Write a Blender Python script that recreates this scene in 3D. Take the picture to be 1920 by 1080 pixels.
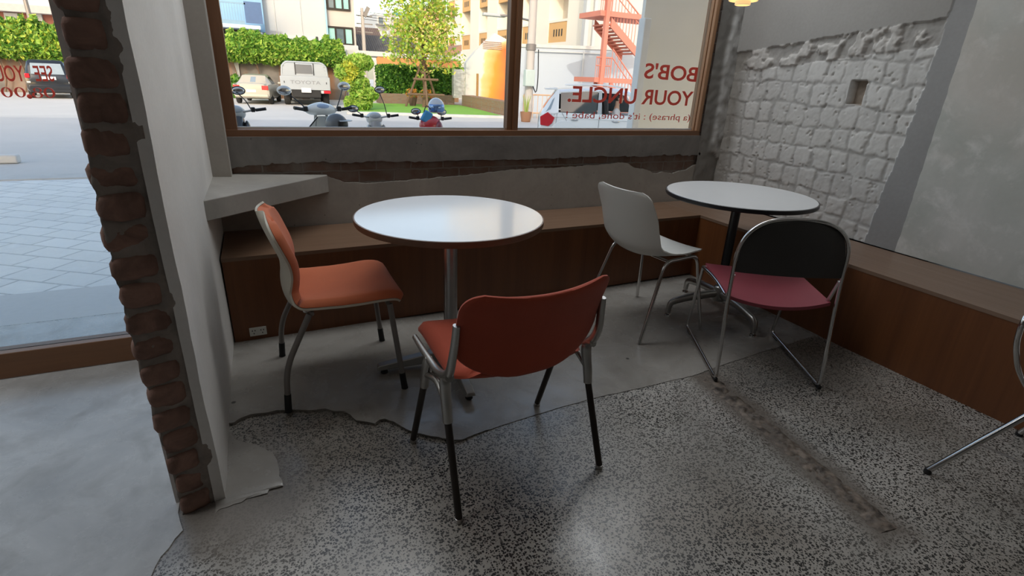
import bpy, math, random
import numpy as np
from mathutils import Vector, Matrix
random.seed(7); RNG = np.random.default_rng(7)
for o in list(bpy.data.objects): bpy.data.objects.remove(o, do_unlink=True)
SC = bpy.context.scene
COL = SC.collection
# ------------------------------------------------------------------ camera
FPX = 978.18; CAMZ = 1.26
YAW, PIT, ROL = [math.radians(a) for a in (25.774, 21.803, 2.625)]
_f = np.array([math.sin(YAW)*math.cos(PIT), math.cos(YAW)*math.cos(PIT), -math.sin(PIT)])
_r0 = np.array([math.cos(YAW), -math.sin(YAW), 0.0]); _u0 = np.cross(_r0, _f)
_r = math.cos(ROL)*_r0 + math.sin(ROL)*_u0
_u = -math.sin(ROL)*_r0 + math.cos(ROL)*_u0
cam_d = bpy.data.cameras.new('camera'); cam = bpy.data.objects.new('camera', cam_d); COL.objects.link(cam)
cam.matrix_world = Matrix(((_r[0], _u[0], -_f[0], 0), (_r[1], _u[1], -_f[1], 0), (_r[2], _u[2], -_f[2], CAMZ), (0, 0, 0, 1)))
cam_d.sensor_fit = 'HORIZONTAL'; cam_d.sensor_width = 36.0; cam_d.lens = 36.0*FPX/1920; cam_d.clip_start = .02; cam_d.clip_end = 500
SC.camera = cam
# ------------------------------------------------------------------ world, sun, exposure
SUN_EL, SUN_AZ = 26, 205          # azimuth: compass direction the sunlight comes from (0 = +y, 90 = +x)
W = bpy.data.worlds.new('world'); SC.world = W; W.use_nodes = True
nt = W.node_tree; nt.nodes.clear()
wo = nt.nodes.new('ShaderNodeOutputWorld'); bg = nt.nodes.new('ShaderNodeBackground'); sk = nt.nodes.new('ShaderNodeTexSky')
sk.sky_type = 'NISHITA'; sk.sun_disc = False; sk.sun_elevation = math.radians(SUN_EL); sk.sun_rotation = math.radians(SUN_AZ)
sk.air_density = 1.0; sk.dust_density = 1.8; sk.ozone_density = 1.0
bg.inputs['Strength'].default_value = 0.42
wm_ = nt.nodes.new('ShaderNodeMix'); wm_.data_type = 'RGBA'; wm_.blend_type = 'MULTIPLY'; wm_.inputs[0].default_value = 1.0; wm_.inputs[7].default_value = (1.115, 1.0, .89, 1)   # hazy, slightly warm daylight
nt.links.new(sk.outputs[0], wm_.inputs[6]); nt.links.new(wm_.outputs[2], bg.inputs[0]); nt.links.new(bg.outputs[0], wo.inputs[0])
sd = bpy.data.lights.new('sun', 'SUN'); sd.energy = 1.7; sd.angle = math.radians(.6); sd.color = (1, .93, .82)
sun = bpy.data.objects.new('sun', sd); COL.objects.link(sun)
_el, _az = math.radians(SUN_EL), math.radians(SUN_AZ)
sun.rotation_euler = Vector((math.sin(_az)*math.cos(_el), math.cos(_az)*math.cos(_el), math.sin(_el))).to_track_quat('Z', 'Y').to_euler()
sun.location = (-10, -20, 30)
def area_lamp(name, loc, rot, sx, sy, e, col=(1, 1, 1)):
    d = bpy.data.lights.new(name, 'AREA'); d.shape = 'RECTANGLE'; d.size = sx; d.size_y = sy; d.energy = e; d.color = col
    o = bpy.data.objects.new(name, d); COL.objects.link(o); o.location = loc; o.rotation_euler = [math.radians(q) for q in rot]; return o
area_lamp('window_fill_light', (1.4, 2.75, 2.80), (-28, 0, 0), 3.3, .8, 50, (.93, .97, 1))  # added fill without a fixture, brightens the room from the window side
area_lamp('entry_fill_light', (-2.3, 1.9, 2.86), (8, 0, 0), 3.0, 1.0, 42, (.94, .97, 1))  # added fill without a fixture, brightens the entry floor
area_lamp('room_fill_light', (.8, -.8, 2.86), (0, 0, 0), 3.5, 2.5, 5, (1, .95, .9))  # added weak fill without a fixture, lifts the foreground
SC.view_settings.view_transform = 'Standard'; SC.view_settings.look = 'None'
SC.view_settings.exposure = 0.0; SC.view_settings.gamma = 1.0; SC.view_settings.use_curve_mapping = False
# ------------------------------------------------------------------ measuring helpers
def AT(ax, val, px, py):
    """world point where the sight line of photo pixel (px,py) meets the plane axis=val"""
    d = _f*FPX + _r*(px-960) - _u*(py-540); C = np.array([0, 0, CAMZ]); t = (val-C[ax])/d[ax]
    return C + t*d
def AD(px, py, D):
    d = _f*FPX + _r*(px-960) - _u*(py-540)
    return np.array([0, 0, CAMZ]) + d*(D/FPX)
# ------------------------------------------------------------------ mesh helpers
def catmull(P, n):
    P = np.asarray(P, float); Q = np.vstack([2*P[0]-P[1], P, 2*P[-1]-P[-2]])
    L = np.r_[0, np.cumsum(np.linalg.norm(np.diff(P, axis=0), axis=1))]
    out = []
    for s in np.linspace(0, L[-1], n):
        i = min(np.searchsorted(L, s, side='right')-1, len(P)-2); t = (s-L[i])/(L[i+1]-L[i])
        a, b, c, d = Q[i:i+4]
        out.append(.5*(2*b+(c-a)*t+(2*a-5*b+4*c-d)*t*t+(-a+3*b-3*c+d)*t**3))
    return np.array(out)
def fillet(P, rad, n=5):
    P = [np.asarray(p, float) for p in P]; out = [P[0]]
    for i in range(1, len(P)-1):
        a, b, c = P[i-1], P[i], P[i+1]; u = a-b; v = c-b; lu, lv = np.linalg.norm(u), np.linalg.norm(v); u /= lu; v /= lv
        rr = rad[i-1] if hasattr(rad, '__len__') else rad
        t = min(rr, lu*.48, lv*.48); p0 = b+u*t; p1 = b+v*t
        for k in range(n+1):
            s = k/n; out.append((1-s)**2*p0+2*s*(1-s)*b+s*s*p1)
    out.append(P[-1]); return np.array(out)
def nz(p, s=1.0, seed=0):
    """smooth value noise, p (N,k) -> (N,) in 0..1"""
    p = np.asarray(p, float)*s + seed*17.31; k = p.shape[1]; i = np.floor(p).astype(int); f = p-i; f = f*f*(3-2*f)
    out = np.zeros(len(p))
    for c in range(2**k):
        w = np.ones(len(p)); h = np.zeros(len(p), dtype=np.int64)
        for d in range(k):
            b = (c >> d) & 1; w *= f[:, d] if b else 1-f[:, d]
            h = h*1619 + (i[:, d]+b)*(31337+d*7919)
        h = (h ^ (h >> 13))*1274126177; h = (h ^ (h >> 16)) & 0xffff
        out += w*h/65535.0
    return out
def fbm(p, s, seed=0, o=4):
    a = 0; t = 0
    for k in range(o): a = a+nz(p, s*2**k, seed+k)*.5**k; t += .5**k
    return a/t
class MB:
    def __init__(s): s.v = []; s.f = []
    def add(s, v, f):
        n = len(s.v); s.v.extend([tuple(map(float, p)) for p in v]); s.f.extend([tuple(int(i)+n for i in q) for q in f]); return s
    def box(s, c, d, R=None):
        x, y, z = [a/2 for a in d]
        v = [(-x, -y, -z), (x, -y, -z), (x, y, -z), (-x, y, -z), (-x, -y, z), (x, -y, z), (x, y, z), (-x, y, z)]
        if R is not None: v = [R @ Vector(p) for p in v]
        return s.add([(p[0]+c[0], p[1]+c[1], p[2]+c[2]) for p in v], [(0, 3, 2, 1), (4, 5, 6, 7), (0, 1, 5, 4), (1, 2, 6, 5), (2, 3, 7, 6), (3, 0, 4, 7)])
    def bb(s, a, b):
        return s.box([(p+q)/2 for p, q in zip(a, b)], [abs(q-p) for p, q in zip(a, b)])
    def tube(s, P, r, seg=12, caps=True, flat=1.0, up=None):
        P = np.asarray(P, float); n = len(P); R = np.full(n, r, float) if np.isscalar(r) else np.asarray(r, float)
        T = np.gradient(P, axis=0); T /= np.linalg.norm(T, axis=1)[:, None]
        a = np.array([0, 0, 1.]) if up is None else np.asarray(up, float)
        if abs(T[0] @ a) > .95: a = np.array([1., 0, 0])
        N = a-T[0]*(a @ T[0]); N /= np.linalg.norm(N); V = []
        for i in range(n):
            N = N-T[i]*(N @ T[i]); N /= np.linalg.norm(N); B = np.cross(T[i], N)
            for k in range(seg):
                t = 2*math.pi*k/seg; V.append(P[i]+R[i]*(math.cos(t)*N*flat+math.sin(t)*B))
        F = [(i*seg+k, i*seg+(k+1) % seg, (i+1)*seg+(k+1) % seg, (i+1)*seg+k) for i in range(n-1) for k in range(seg)]
        if caps: F += [tuple(range(seg-1, -1, -1)), tuple(range((n-1)*seg, n*seg))]
        return s.add(V, F)
    def lathe(s, prof, seg=32, c=(0, 0, 0), ax='z', arc=None):
        V = []; F = []; n = len(prof)
        for rr, z in prof:
            for k in range(seg):
                t = 2*math.pi*k/seg; p = (max(rr, 1e-5)*math.cos(t), max(rr, 1e-5)*math.sin(t), z)
                if ax == 'x': p = (p[2], p[0], p[1])
                if ax == 'y': p = (p[1], p[2], p[0])
                V.append((p[0]+c[0], p[1]+c[1], p[2]+c[2]))
        for i in range(n-1):
            for k in range(seg): F.append((i*seg+k, i*seg+(k+1) % seg, (i+1)*seg+(k+1) % seg, (i+1)*seg+k))
        F += [tuple(range(seg-1, -1, -1)), tuple(range((n-1)*seg, n*seg))]
        return s.add(V, F)
    def ell(s, c, d, seg=20, ring=12, R=None, fn=None):
        V = []; F = []
        for i in range(ring+1):
            a = math.pi*i/ring
            for k in range(seg):
                t = 2*math.pi*k/seg; p = Vector((max(math.sin(a), 1e-4)*math.cos(t)*d[0], max(math.sin(a), 1e-4)*math.sin(t)*d[1], math.cos(a)*d[2]))
                if fn: p = Vector(fn(p))
                if R is not None: p = R @ p
                V.append((p[0]+c[0], p[1]+c[1], p[2]+c[2]))
        F = [(i*seg+k, (i+1)*seg+k, (i+1)*seg+(k+1) % seg, i*seg+(k+1) % seg) for i in range(ring) for k in range(seg)]
        return s.add(V, F)
    def prism(s, poly, a, b, plane='xy'):
        n = len(poly)
        def m(p, h): return (p[0], p[1], h) if plane == 'xy' else (p[0], h, p[1]) if plane == 'xz' else (h, p[0], p[1])
        V = [m(p, a) for p in poly]+[m(p, b) for p in poly]
        return s.add(V, [tuple(range(n-1, -1, -1)), tuple(range(n, 2*n))]+[(i, (i+1) % n, n+(i+1) % n, n+i) for i in range(n)])
    def grid(s, G, flip=False):
        nu, nv, _ = G.shape
        F = [(i*nv+j, (i+1)*nv+j, (i+1)*nv+j+1, i*nv+j+1) for i in range(nu-1) for j in range(nv-1)]
        if flip: F = [q[::-1] for q in F]
        return s.add(G.reshape(-1, 3), F)
    def slab(s, A, B):
        """closed solid between two grids of equal size"""
        nu, nv, _ = A.shape; n = nu*nv
        V = list(A.reshape(-1, 3))+list(B.reshape(-1, 3)); F = []
        for i in range(nu-1):
            for j in range(nv-1):
                q = (i*nv+j, (i+1)*nv+j, (i+1)*nv+j+1, i*nv+j+1); F.append(q); F.append(tuple(n+k for k in q[::-1]))
        for i in range(nu-1):
            for j in (0, nv-1):
                q = (i*nv+j, (i+1)*nv+j, n+(i+1)*nv+j, n+i*nv+j); F.append(q if j else q[::-1])
        for j in range(nv-1):
            for i in (0, nu-1):
                q = (i*nv+j, i*nv+j+1, n+i*nv+j+1, n+i*nv+j); F.append(q[::-1] if i else q)
        return s.add(V, F)
    def xf(s, M): s.v = [tuple(M @ Vector(p)) for p in s.v]; return s
    def build(s, name, mat, parent=None, sharp=35, bevel=0, bseg=2, sub=0, recalc=True, loc=None, rotz=0):
        me = bpy.data.meshes.new(name); me.from_pydata(s.v, [], s.f); me.validate()
        if recalc:
            import bmesh
            b = bmesh.new(); b.from_mesh(me); bmesh.ops.recalc_face_normals(b, faces=b.faces); b.to_mesh(me); b.free()
        if mat is not None: me.materials.append(mat)
        me.shade_smooth()
        if sharp is not None: me.set_sharp_from_angle(angle=math.radians(sharp))
        o = bpy.data.objects.new(name, me); COL.objects.link(o)
        if parent is not None: o.parent = parent
        if loc is not None: o.location = loc
        o.rotation_euler.z = rotz
        if bevel:
            m = o.modifiers.new('bevel', 'BEVEL'); m.width = bevel; m.segments = bseg; m.limit_method = 'ANGLE'; m.angle_limit = math.radians(40)
        if sub:
            m = o.modifiers.new('sub', 'SUBSURF'); m.levels = sub; m.render_levels = sub
        return o
def tag(o, label=None, cat=None, group=None, kind=None):
    if label: o['label'] = label
    if cat: o['category'] = cat
    if group: o['group'] = group
    if kind: o['kind'] = kind
    return o
def thing(name, label, cat, loc=(0, 0, 0), rotz=0, group=None):
    o = bpy.data.objects.new(name, None); COL.objects.link(o); o.location = [float(a) for a in loc]; o.rotation_euler.z = rotz; o.empty_display_size = .1
    return tag(o, label, cat, group)
def copy_tree(o, parent=None):
    c = o.copy(); COL.objects.link(c)
    if parent is not None: c.parent = parent
    for ch in list(o.children): copy_tree(ch, c)
    return c
def colattr(o, cols):
    """per-vertex colour of the surface (paint, dirt, painted shade)"""
    a = o.data.color_attributes.new('paint', 'FLOAT_COLOR', 'POINT')
    c = np.ones((len(o.data.vertices), 4), np.float32); c[:, :3] = cols; a.data.foreach_set('color', c.ravel())
# ------------------------------------------------------------------ materials
def lin(r, g, b):
    return tuple((c/255/12.92 if c/255 <= .04045 else ((c/255+.055)/1.055)**2.4) for c in (r, g, b))
class NT:
    def __init__(s, name):
        s.m = bpy.data.materials.new(name); s.m.use_nodes = True; s.t = s.m.node_tree; s.t.nodes.clear()
        s.out = s.n('ShaderNodeOutputMaterial'); s.b = s.n('ShaderNodeBsdfPrincipled'); s.l(s.b.outputs[0], s.out.inputs[0])
        s._co = None
    def n(s, t, **k):
        x = s.t.nodes.new(t)
        for a, v in k.items(): setattr(x, a, v)
        return x
    def l(s, a, b): s.t.links.new(a, b)
    def put(s, sock, v):
        if hasattr(v, 'links'): s.l(v, sock)
        elif isinstance(v, (tuple, list)) and len(v) == 3 and sock.type == 'RGBA': sock.default_value = (*v, 1)
        else: sock.default_value = v
    def co(s, scale=(1, 1, 1), rot=(0, 0, 0), loc=(0, 0, 0)):
        if s._co is None: s._co = s.n('ShaderNodeTexCoord')
        m = s.n('ShaderNodeMapping'); s.l(s._co.outputs['Object'], m.inputs[0])
        m.inputs['Scale'].default_value = scale; m.inputs['Rotation'].default_value = rot; m.inputs['Location'].default_value = loc
        return m.outputs[0]
    def noise(s, scale, det=4, rough=.55, dist=0, vec=None):
        x = s.n('ShaderNodeTexNoise'); s.l(vec if vec is not None else s.co(), x.inputs['Vector'])
        x.inputs['Scale'].default_value = scale; x.inputs['Detail'].default_value = det; x.inputs['Roughness'].default_value = rough; x.inputs['Distortion'].default_value = dist
        return x.outputs['Fac']
    def vor(s, scale, vec=None, feat='F1', rnd=1.0):
        x = s.n('ShaderNodeTexVoronoi', feature=feat); s.l(vec if vec is not None else s.co(), x.inputs['Vector']); x.inputs['Scale'].default_value = scale; x.inputs['Randomness'].default_value = rnd
        return x
    def ramp(s, fac, stops):
        x = s.n('ShaderNodeValToRGB'); s.l(fac, x.inputs[0]); e = x.color_ramp.elements
        while len(e) < len(stops): e.new(.5)
        for k, (p, c) in enumerate(stops):
            e[k].position = p; e[k].color = (*c, 1) if not np.isscalar(c) else (c, c, c, 1)
        return x.outputs[0]
    def mix(s, fac, a, b, mode='MIX'):
        x = s.n('ShaderNodeMix', data_type='RGBA', blend_type=mode); s.put(x.inputs[0], fac); s.put(x.inputs[6], a); s.put(x.inputs[7], b); return x.outputs[2]
    def math(s, op, a, b=0.0, c=None):
        x = s.n('ShaderNodeMath', operation=op); s.put(x.inputs[0], a); s.put(x.inputs[1], b)
        if c is not None: s.put(x.inputs[2], c)
        return x.outputs[0]
    def bump(s, h, st=.3, dist=.01, prev=None):
        x = s.n('ShaderNodeBump'); x.inputs['Strength'].default_value = st; x.inputs['Distance'].default_value = dist; s.l(h, x.inputs['Height'])
        if prev is not None: s.l(prev, x.inputs['Normal'])
        s.l(x.outputs[0], s.b.inputs['Normal']); return x.outputs[0]
    def set(s, **k):
        names = dict(color='Base Color', rough='Roughness', metal='Metallic', spec='Specular IOR Level', coat='Coat Weight', coatr='Coat Roughness', trans='Transmission Weight', emit='Emission Color', es='Emission Strength', alpha='Alpha', sheen='Sheen Weight', sss='Subsurface Weight')
        for a, v in k.items(): s.put(s.b.inputs[names[a]], v)
        return s
def plain(name, c, rough=.5, metal=0, spec=.5, var=.12, vs=6, bump=0, bs=80, bd=.002, **k):
    t = NT(name); c1 = tuple(x*(1-var) for x in c); c2 = tuple(min(1, x*(1+var)) for x in c)
    t.set(color=t.mix(t.noise(vs), c1, c2), rough=rough, metal=metal, spec=spec, **k)
    if bump: t.bump(t.noise(bs, 3), bump, bd)
    return t.m
MT = {}
MT['chrome'] = plain('chrome', (.62, .61, .6), .16, 1, var=.06, vs=20)
MT['alu'] = plain('cast_aluminium', (.42, .41, .39), .34, 1, var=.1, vs=30, bump=.1, bs=300, bd=.0005)
MT['steel'] = plain('brushed_steel', (.45, .44, .43), .3, 1, var=.15, vs=25)
MT['greysteel'] = plain('grey_painted_steel', (.22, .2, .185), .42, .25, var=.1, vs=15)
MT['darksteel'] = plain('dark_bronzed_steel', (.035, .028, .024), .35, .5, var=.15, vs=20)
MT['black'] = plain('black_plastic', (.012, .012, .013), .45, var=.15)
MT['blackpaint'] = plain('black_paint', (.014, .014, .016), .35, var=.1)
MT['rubber'] = plain('black_rubber', (.01, .01, .01), .7)
MT['cream_pl'] = plain('cream_plastic', (.56, .52, .43), .42, var=.06, vs=4)
MT['white_pl'] = plain('white_plastic', (.66, .65, .6), .4, var=.05, vs=4)
MT['lam'] = plain('white_laminate', (.84, .85, .86), .17, spec=.55, var=.015, vs=8)
MT['lamdull'] = plain('white_laminate_worn', (.7, .7, .69), .26, var=.02, vs=8)
def fabric(name, c, dark=.7):
    t = NT(name); w = t.n('ShaderNodeTexWave', wave_type='BANDS', bands_direction='X'); t.l(t.co(), w.inputs[0]); w.inputs['Scale'].default_value = 260
    w2 = t.n('ShaderNodeTexWave', wave_type='BANDS', bands_direction='Y'); t.l(t.co(), w2.inputs[0]); w2.inputs['Scale'].default_value = 260
    h = t.math('MULTIPLY', w.outputs['Fac'], w2.outputs['Fac'])
    wear = t.noise(9, 5)
    col = t.mix(wear, tuple(x*.82 for x in c), tuple(min(1, x*1.12) for x in c)); col = t.mix(t.math('MULTIPLY', h, .25), col, tuple(x*dark for x in c))
    t.set(color=col, rough=.85, spec=.25, sheen=.15); t.bump(t.math('ADD', h, t.noise(140, 2)), .25, .0008); return t.m
MT['orange'] = fabric('orange_fabric', (.6, .165, .072))
MT['redorange'] = fabric('red_orange_fabric', (.4, .068, .032))
MT['maroon'] = plain('maroon_vinyl', (.26, .045, .062), .42, var=.12, vs=10, bump=.15, bs=350, bd=.0006)
def wood(name, a, b, scale=3.0, rough=.4, axis='z', bands=.35):
    t = NT(name); sc = {'z': (1, 1, .04), 'x': (.04, 1, 1), 'y': (1, .04, 1)}[axis]
    v = t.co(scale=sc); n1 = t.noise(scale*4, 5, .6, .4, v); n2 = t.noise(scale*26, 4, .65, .2, v)
    col = t.mix(n1, a, b); col = t.mix(t.math('MULTIPLY', n2, bands), col, tuple(x*.35 for x in a)); t.set(color=col, rough=t.math('MULTIPLY_ADD', n2, .15, rough-.07)); t.bump(n2, .08, .0008); return t.m
MT['wood_front'] = wood('teak_veneer_front', (.085, .024, .007), (.27, .1, .032), 2.9, .42)
MT['wood_top'] = wood('teak_veneer_top', (.17, .095, .057), (.27, .165, .105), 2.2, .36, 'x')
MT['wood_top_y'] = wood('teak_veneer_top_side', (.19, .115, .075), (.3, .195, .135), 2.2, .36, 'y')
MT['wood_frame'] = wood('stained_timber_frame', (.16, .07, .032), (.27, .125, .055), 5, .45)
MT['wood_frame_x'] = wood('stained_timber_frame_rail', (.16, .07, .032), (.27, .125, .055), 5, .45, 'x')
MT['ply'] = wood('plywood_edge', (.15, .075, .04), (.26, .14, .075), 5, .5, 'x')
def concrete(name, c, var=.35, sc=1.6, rough=.6, bump=.25, spots=True, fine=30, bd=.004, c2=None, spec=.4):
    t = NT(name); n1 = t.noise(sc, 6, .62, .6); n2 = t.noise(fine, 4, .6)
    a = tuple(x*(1-var) for x in c); b = c2 or tuple(min(1, x*(1+var)) for x in c)
    col = t.mix(t.ramp(n1, [(.3, 0), (.7, 1)]), a, b); col = t.mix(t.math('MULTIPLY', n2, .3), col, tuple(x*.55 for x in c))
    if spots:
        v = t.vor(14); col = t.mix(t.ramp(v.outputs['Distance'], [(.03, .75), (.06, 0)]), col, tuple(x*.2 for x in c))
    t.set(color=col, rough=t.math('MULTIPLY_ADD', n1, .2, rough-.1), spec=spec); t.bump(t.math('ADD', n2, t.math('MULTIPLY', n1, 2)), bump, bd); return t.m
MT['plaster'] = concrete('white_plaster', (.72, .69, .65), .1, 1.3, .75, .12, False, 60, .002)
MT['plaster_warm'] = concrete('aged_plaster', (.38, .35, .31), .18, 3, .8, .2, True, 40, .003)
MT['conc'] = concrete('grey_cement_render', (.2, .185, .17), .3, 4, .75, .3, True, 40, .003)
MT['ledge'] = concrete('cast_concrete', (.36, .335, .3), .18, 3, .7, .15, True, 60, .002)
MT['ceil'] = concrete('ceiling_paint', (.42, .4, .38), .05, 1, .8, .05, False)
MT['smooth_grey'] = concrete('smooth_grey_render', (.3, .295, .29), .12, 2.5, .7, .1, False, 50, .001)
# glass: clear sheet, reflections by Fresnel
def glass(name, tint=(1, 1, 1), ior=1.45):
    t = NT(name); t.t.nodes.remove(t.b); g = t.n('ShaderNodeBsdfGlossy'); g.inputs['Roughness'].default_value = .02; tr = t.n('ShaderNodeBsdfTransparent'); tr.inputs[0].default_value = (*tint, 1)
    fr = t.n('ShaderNodeFresnel'); fr.inputs[0].default_value = ior; mx = t.n('ShaderNodeMixShader'); t.l(fr.outputs[0], mx.inputs[0]); t.l(tr.outputs[0], mx.inputs[1]); t.l(g.outputs[0], mx.inputs[2]); t.l(mx.outputs[0], t.out.inputs[0]); return t.m
MT['glass'] = glass('window_glass', (.97, .98, .97), 1.25)
MT['redletter'] = plain('red_vinyl_lettering', (.8, .085, .055), .5, var=.05)
def painted(name, rough=.8, bump=.2, bs=60, bd=.002, mul=1.0):
    t = NT(name); a = t.n('ShaderNodeVertexColor', layer_name='paint'); n = t.noise(bs, 4)
    col = t.mix(t.math('MULTIPLY', n, .35), a.outputs[0], t.mix(1.0, a.outputs[0], (.55, .54, .53), 'MULTIPLY')); t.set(color=col, rough=rough, spec=.3); t.bump(n, bump, bd); return t.m
MT['painted'] = painted('weathered_wall_surface')
# ------------------------------------------------------------------ floor
def terrazzo():
    t = NT('worn_terrazzo'); co = t.co()
    wp = t.n('ShaderNodeVectorMath', operation='ADD'); t.l(co, wp.inputs[0]); nn = t.n('ShaderNodeTexNoise'); t.l(co, nn.inputs['Vector']); nn.inputs['Scale'].default_value = 110
    sc = t.n('ShaderNodeVectorMath', operation='SCALE'); t.l(nn.outputs['Color'], sc.inputs[0]); sc.inputs['Scale'].default_value = .009; t.l(sc.outputs[0], wp.inputs[1])
    v1 = t.vor(135, wp.outputs[0]); v2 = t.vor(230, wp.outputs[0])
    rnd = t.n('ShaderNodeSeparateColor'); t.l(v1.outputs['Color'], rnd.inputs[0])
    th = t.math('MULTIPLY_ADD', rnd.outputs[0], .46, .19)
    chip = t.math('LESS_THAN', v1.outputs['Distance'], th)
    rnd2 = t.n('ShaderNodeSeparateColor'); t.l(v2.outputs['Color'], rnd2.inputs[0])
    chip2 = t.math('LESS_THAN', v2.outputs['Distance'], t.math('MULTIPLY_ADD', rnd2.outputs[0], .45, -.1))
    worn = t.noise(1.5, 5, .6, .3); film = t.ramp(worn, [(.44, 0), (.62, .95)])
    base = t.mix(t.noise(2.2, 5), (.33, .305, .27), (.53, .51, .475))
    base = t.mix(t.ramp(t.noise(.9, 3), [(.42, 0), (.68, .7)]), base, (.17, .13, .09))
    cc = t.mix(rnd.outputs[1], (.006, .006, .006), (.024, .021, .019))
    col = t.mix(chip, base, cc); col = t.mix(chip2, col, (.03, .026, .023)); col = t.mix(t.math('MULTIPLY', film, .5), col, (.2, .185, .162))
    # cement smeared along the filled trench and around the wall stub
    ta = AT(2, 0, 1322, 705)[:2]; tb_ = AT(2, 0, 1668, 995)[:2]; L_ = np.linalg.norm(tb_-ta); d_ = (tb_-ta)/L_; q_ = np.array([-d_[1], d_[0]])
    def lin_(nx, ny, off):
        s = t.n('ShaderNodeVectorMath', operation='DOT_PRODUCT'); t.l(co, s.inputs[0]); s.inputs[1].default_value = (nx, ny, 0); return t.math('SUBTRACT', s.outputs['Value'], off)
    wv_ = t.math('MULTIPLY_ADD', t.noise(7, 5, .65), .16, -.08)
    across = t.math('SUBTRACT', t.math('ABSOLUTE', t.math('ADD', lin_(q_[0], q_[1], float(q_ @ ta)), t.math('MULTIPLY', wv_, .5))), .085)
    along = t.math('SUBTRACT', t.math('ABSOLUTE', lin_(d_[0], d_[1], float(d_ @ ta)+L_/2)), L_/2+.05)
    band = t.math('MAXIMUM', across, along); m1 = t.ramp(t.math('MULTIPLY_ADD', t.math('ADD', band, t.math('MULTIPLY', wv_, .4)), 8, .5), [(.2, .85), (.75, 0)])
    col = t.mix(m1, col, t.mix(t.noise(12, 5), (.095, .074, .058), (.19, .162, .136)))
    r2 = t.n('ShaderNodeVectorMath', operation='DISTANCE'); t.l(co, r2.inputs[0]); r2.inputs[1].default_value = (-.2, 1.5, 0)
    m2 = t.ramp(t.math('ADD', r2.outputs['Value'], t.math('MULTIPLY', wv_, 1.6)), [(.14, .9), (.34, 0)]); col = t.mix(m2, col, (.17, .15, .13))
    t.set(color=col, rough=t.ramp(t.noise(3.5, 5), [(.3, .2), (.7, .42)]), spec=.6)
    t.bump(t.math('ADD', t.math('MULTIPLY', t.noise(90, 3), .4), t.math('MULTIPLY', t.noise(5, 3), 1.5)), .12, .003); return t.m
MT['terrazzo'] = terrazzo()
def screed(name, a, b, c, rough=(.14, .4)):
    t = NT(name); n1 = t.noise(1.7, 7, .65, .8); n2 = t.noise(7, 6, .65, .4); n3 = t.noise(60, 3)
    col = t.mix(t.ramp(n1, [(.3, 0), (.7, 1)]), a, b); col = t.mix(t.ramp(n2, [(.5, 0), (.8, .7)]), col, c)
    v = t.vor(5.5); col = t.mix(t.ramp(v.outputs['Distance'], [(.035, .85), (.06, 0)]), col, (.03, .028, .026))
    t.set(color=col, rough=t.ramp(n2, [(.3, rough[0]), (.75, rough[1])]), spec=.5); t.bump(t.math('ADD', t.math('MULTIPLY', n3, .3), t.math('MULTIPLY', n1, 2)), .1, .004); return t.m
MT['screed'] = screed('smooth_cement_screed', (.24, .22, .195), (.37, .35, .32), (.18, .158, .138))
MT['screed_l'] = screed('pale_cement_floor', (.3, .29, .275), (.56, .55, .53), (.24, .225, .205), (.18, .4))
fl = MB().bb((-5, -4.2, -.12), (3.3, 3.2, 0)).build('floor', MT['terrazzo'], sharp=35); tag(fl, kind='structure')
# cement topping over the terrazzo: ragged edge measured along the crack
edge = [(440, 797), (452, 789), (470, 782), (497, 779), (520, 774), (548, 773), (580, 774), (610, 771), (628, 776), (645, 776), (658, 783), (668, 793), (690, 796), (703, 799), (712, 792), (722, 790), (738, 795), (752, 804), (768, 812), (782, 817), (800, 821), (822, 824), (846, 829), (866, 828), (900, 813), (945, 797), (1000, 780), (1060, 762), (1110, 748), (1170, 735), (1235, 720), (1300, 705), (1340, 690)]
E_ = [AT(2, 0, *p)[:2] for p in edge]
E_ = [np.array((-.262, E_[0][1]-.004))]+E_
E_ += [(2.2, 1.60), (2.72, 1.63)]
def rag(P, amp, step=.012, seed=0):
    out = []
    for a, b in zip(P[:-1], P[1:]):
        a = np.array(a); b = np.array(b); L = np.linalg.norm(b-a); n = max(1, int(L/step)); d = (b-a)/L; q = np.array([-d[1], d[0]])
        for k in range(n):
            p = a+(b-a)*k/n; w = (fbm(np.array([p*40.0]), 1, seed)[0]-.5)*2*amp if k else 0; out.append(tuple(p+q*w))
    out.append(tuple(P[-1])); return out
Er = rag(E_, .004, .012, 3)
mb = MB(); n = len(Er)
hz = [(.012 if i < 23 else .012-(i-22)*.003) for i in range(len(E_))]
def hh(p): return .013 if p[0] < .45 else max(.0025, .013-(p[0]-.45)*.04)
top = [(p[0], p[1], hh(p)) for p in Er]; bot = [(p[0]+.004, p[1]+.006, -.002) for p in Er]; back = [(p[0], 3.15, hh(p)) for p in Er]
mb.add(top+bot+back, [(i, i+1, 2*n+i+1, 2*n+i) for i in range(n-1)]+[(n+i, n+i+1, i+1, i) for i in range(n-1)])
o = mb.build('floor_screed', MT['screed'], sharp=30); tag(o, kind='structure')
# second patch of topping along the wall stub
e2 = [(436, 812), (443, 826), (462, 833), (480, 836), (497, 845), (512, 852), (520, 866), (524, 885), (524, 896), (530, 905), (531, 913), (505, 919), (470, 933), (440, 944), (405, 962)]
P2 = rag([AT(2, 0, *p)[:2] for p in e2[:10]], .003, .012, 9)+rag([AT(2, 0, *p)[:2] for p in e2[10:]], .02, .008, 9); n = len(P2)
t2 = [(p[0], p[1], .008 if p[1] > 1.52 else max(-.002, .008-(1.52-p[1])*.12)) for p in P2]
b2 = [(p[0], p[1], -.002) for p in P2]; k2 = [(-.26, p[1], .008 if p[1] > 1.5 else .001) for p in P2]
MB().add(t2+b2+k2, [(i, i+1, 2*n+i+1, 2*n+i) for i in range(n-1)]+[(n+i, n+i+1, i+1, i) for i in range(n-1)]).build('floor_patch', MT['screed'], fl, sharp=30)
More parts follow.
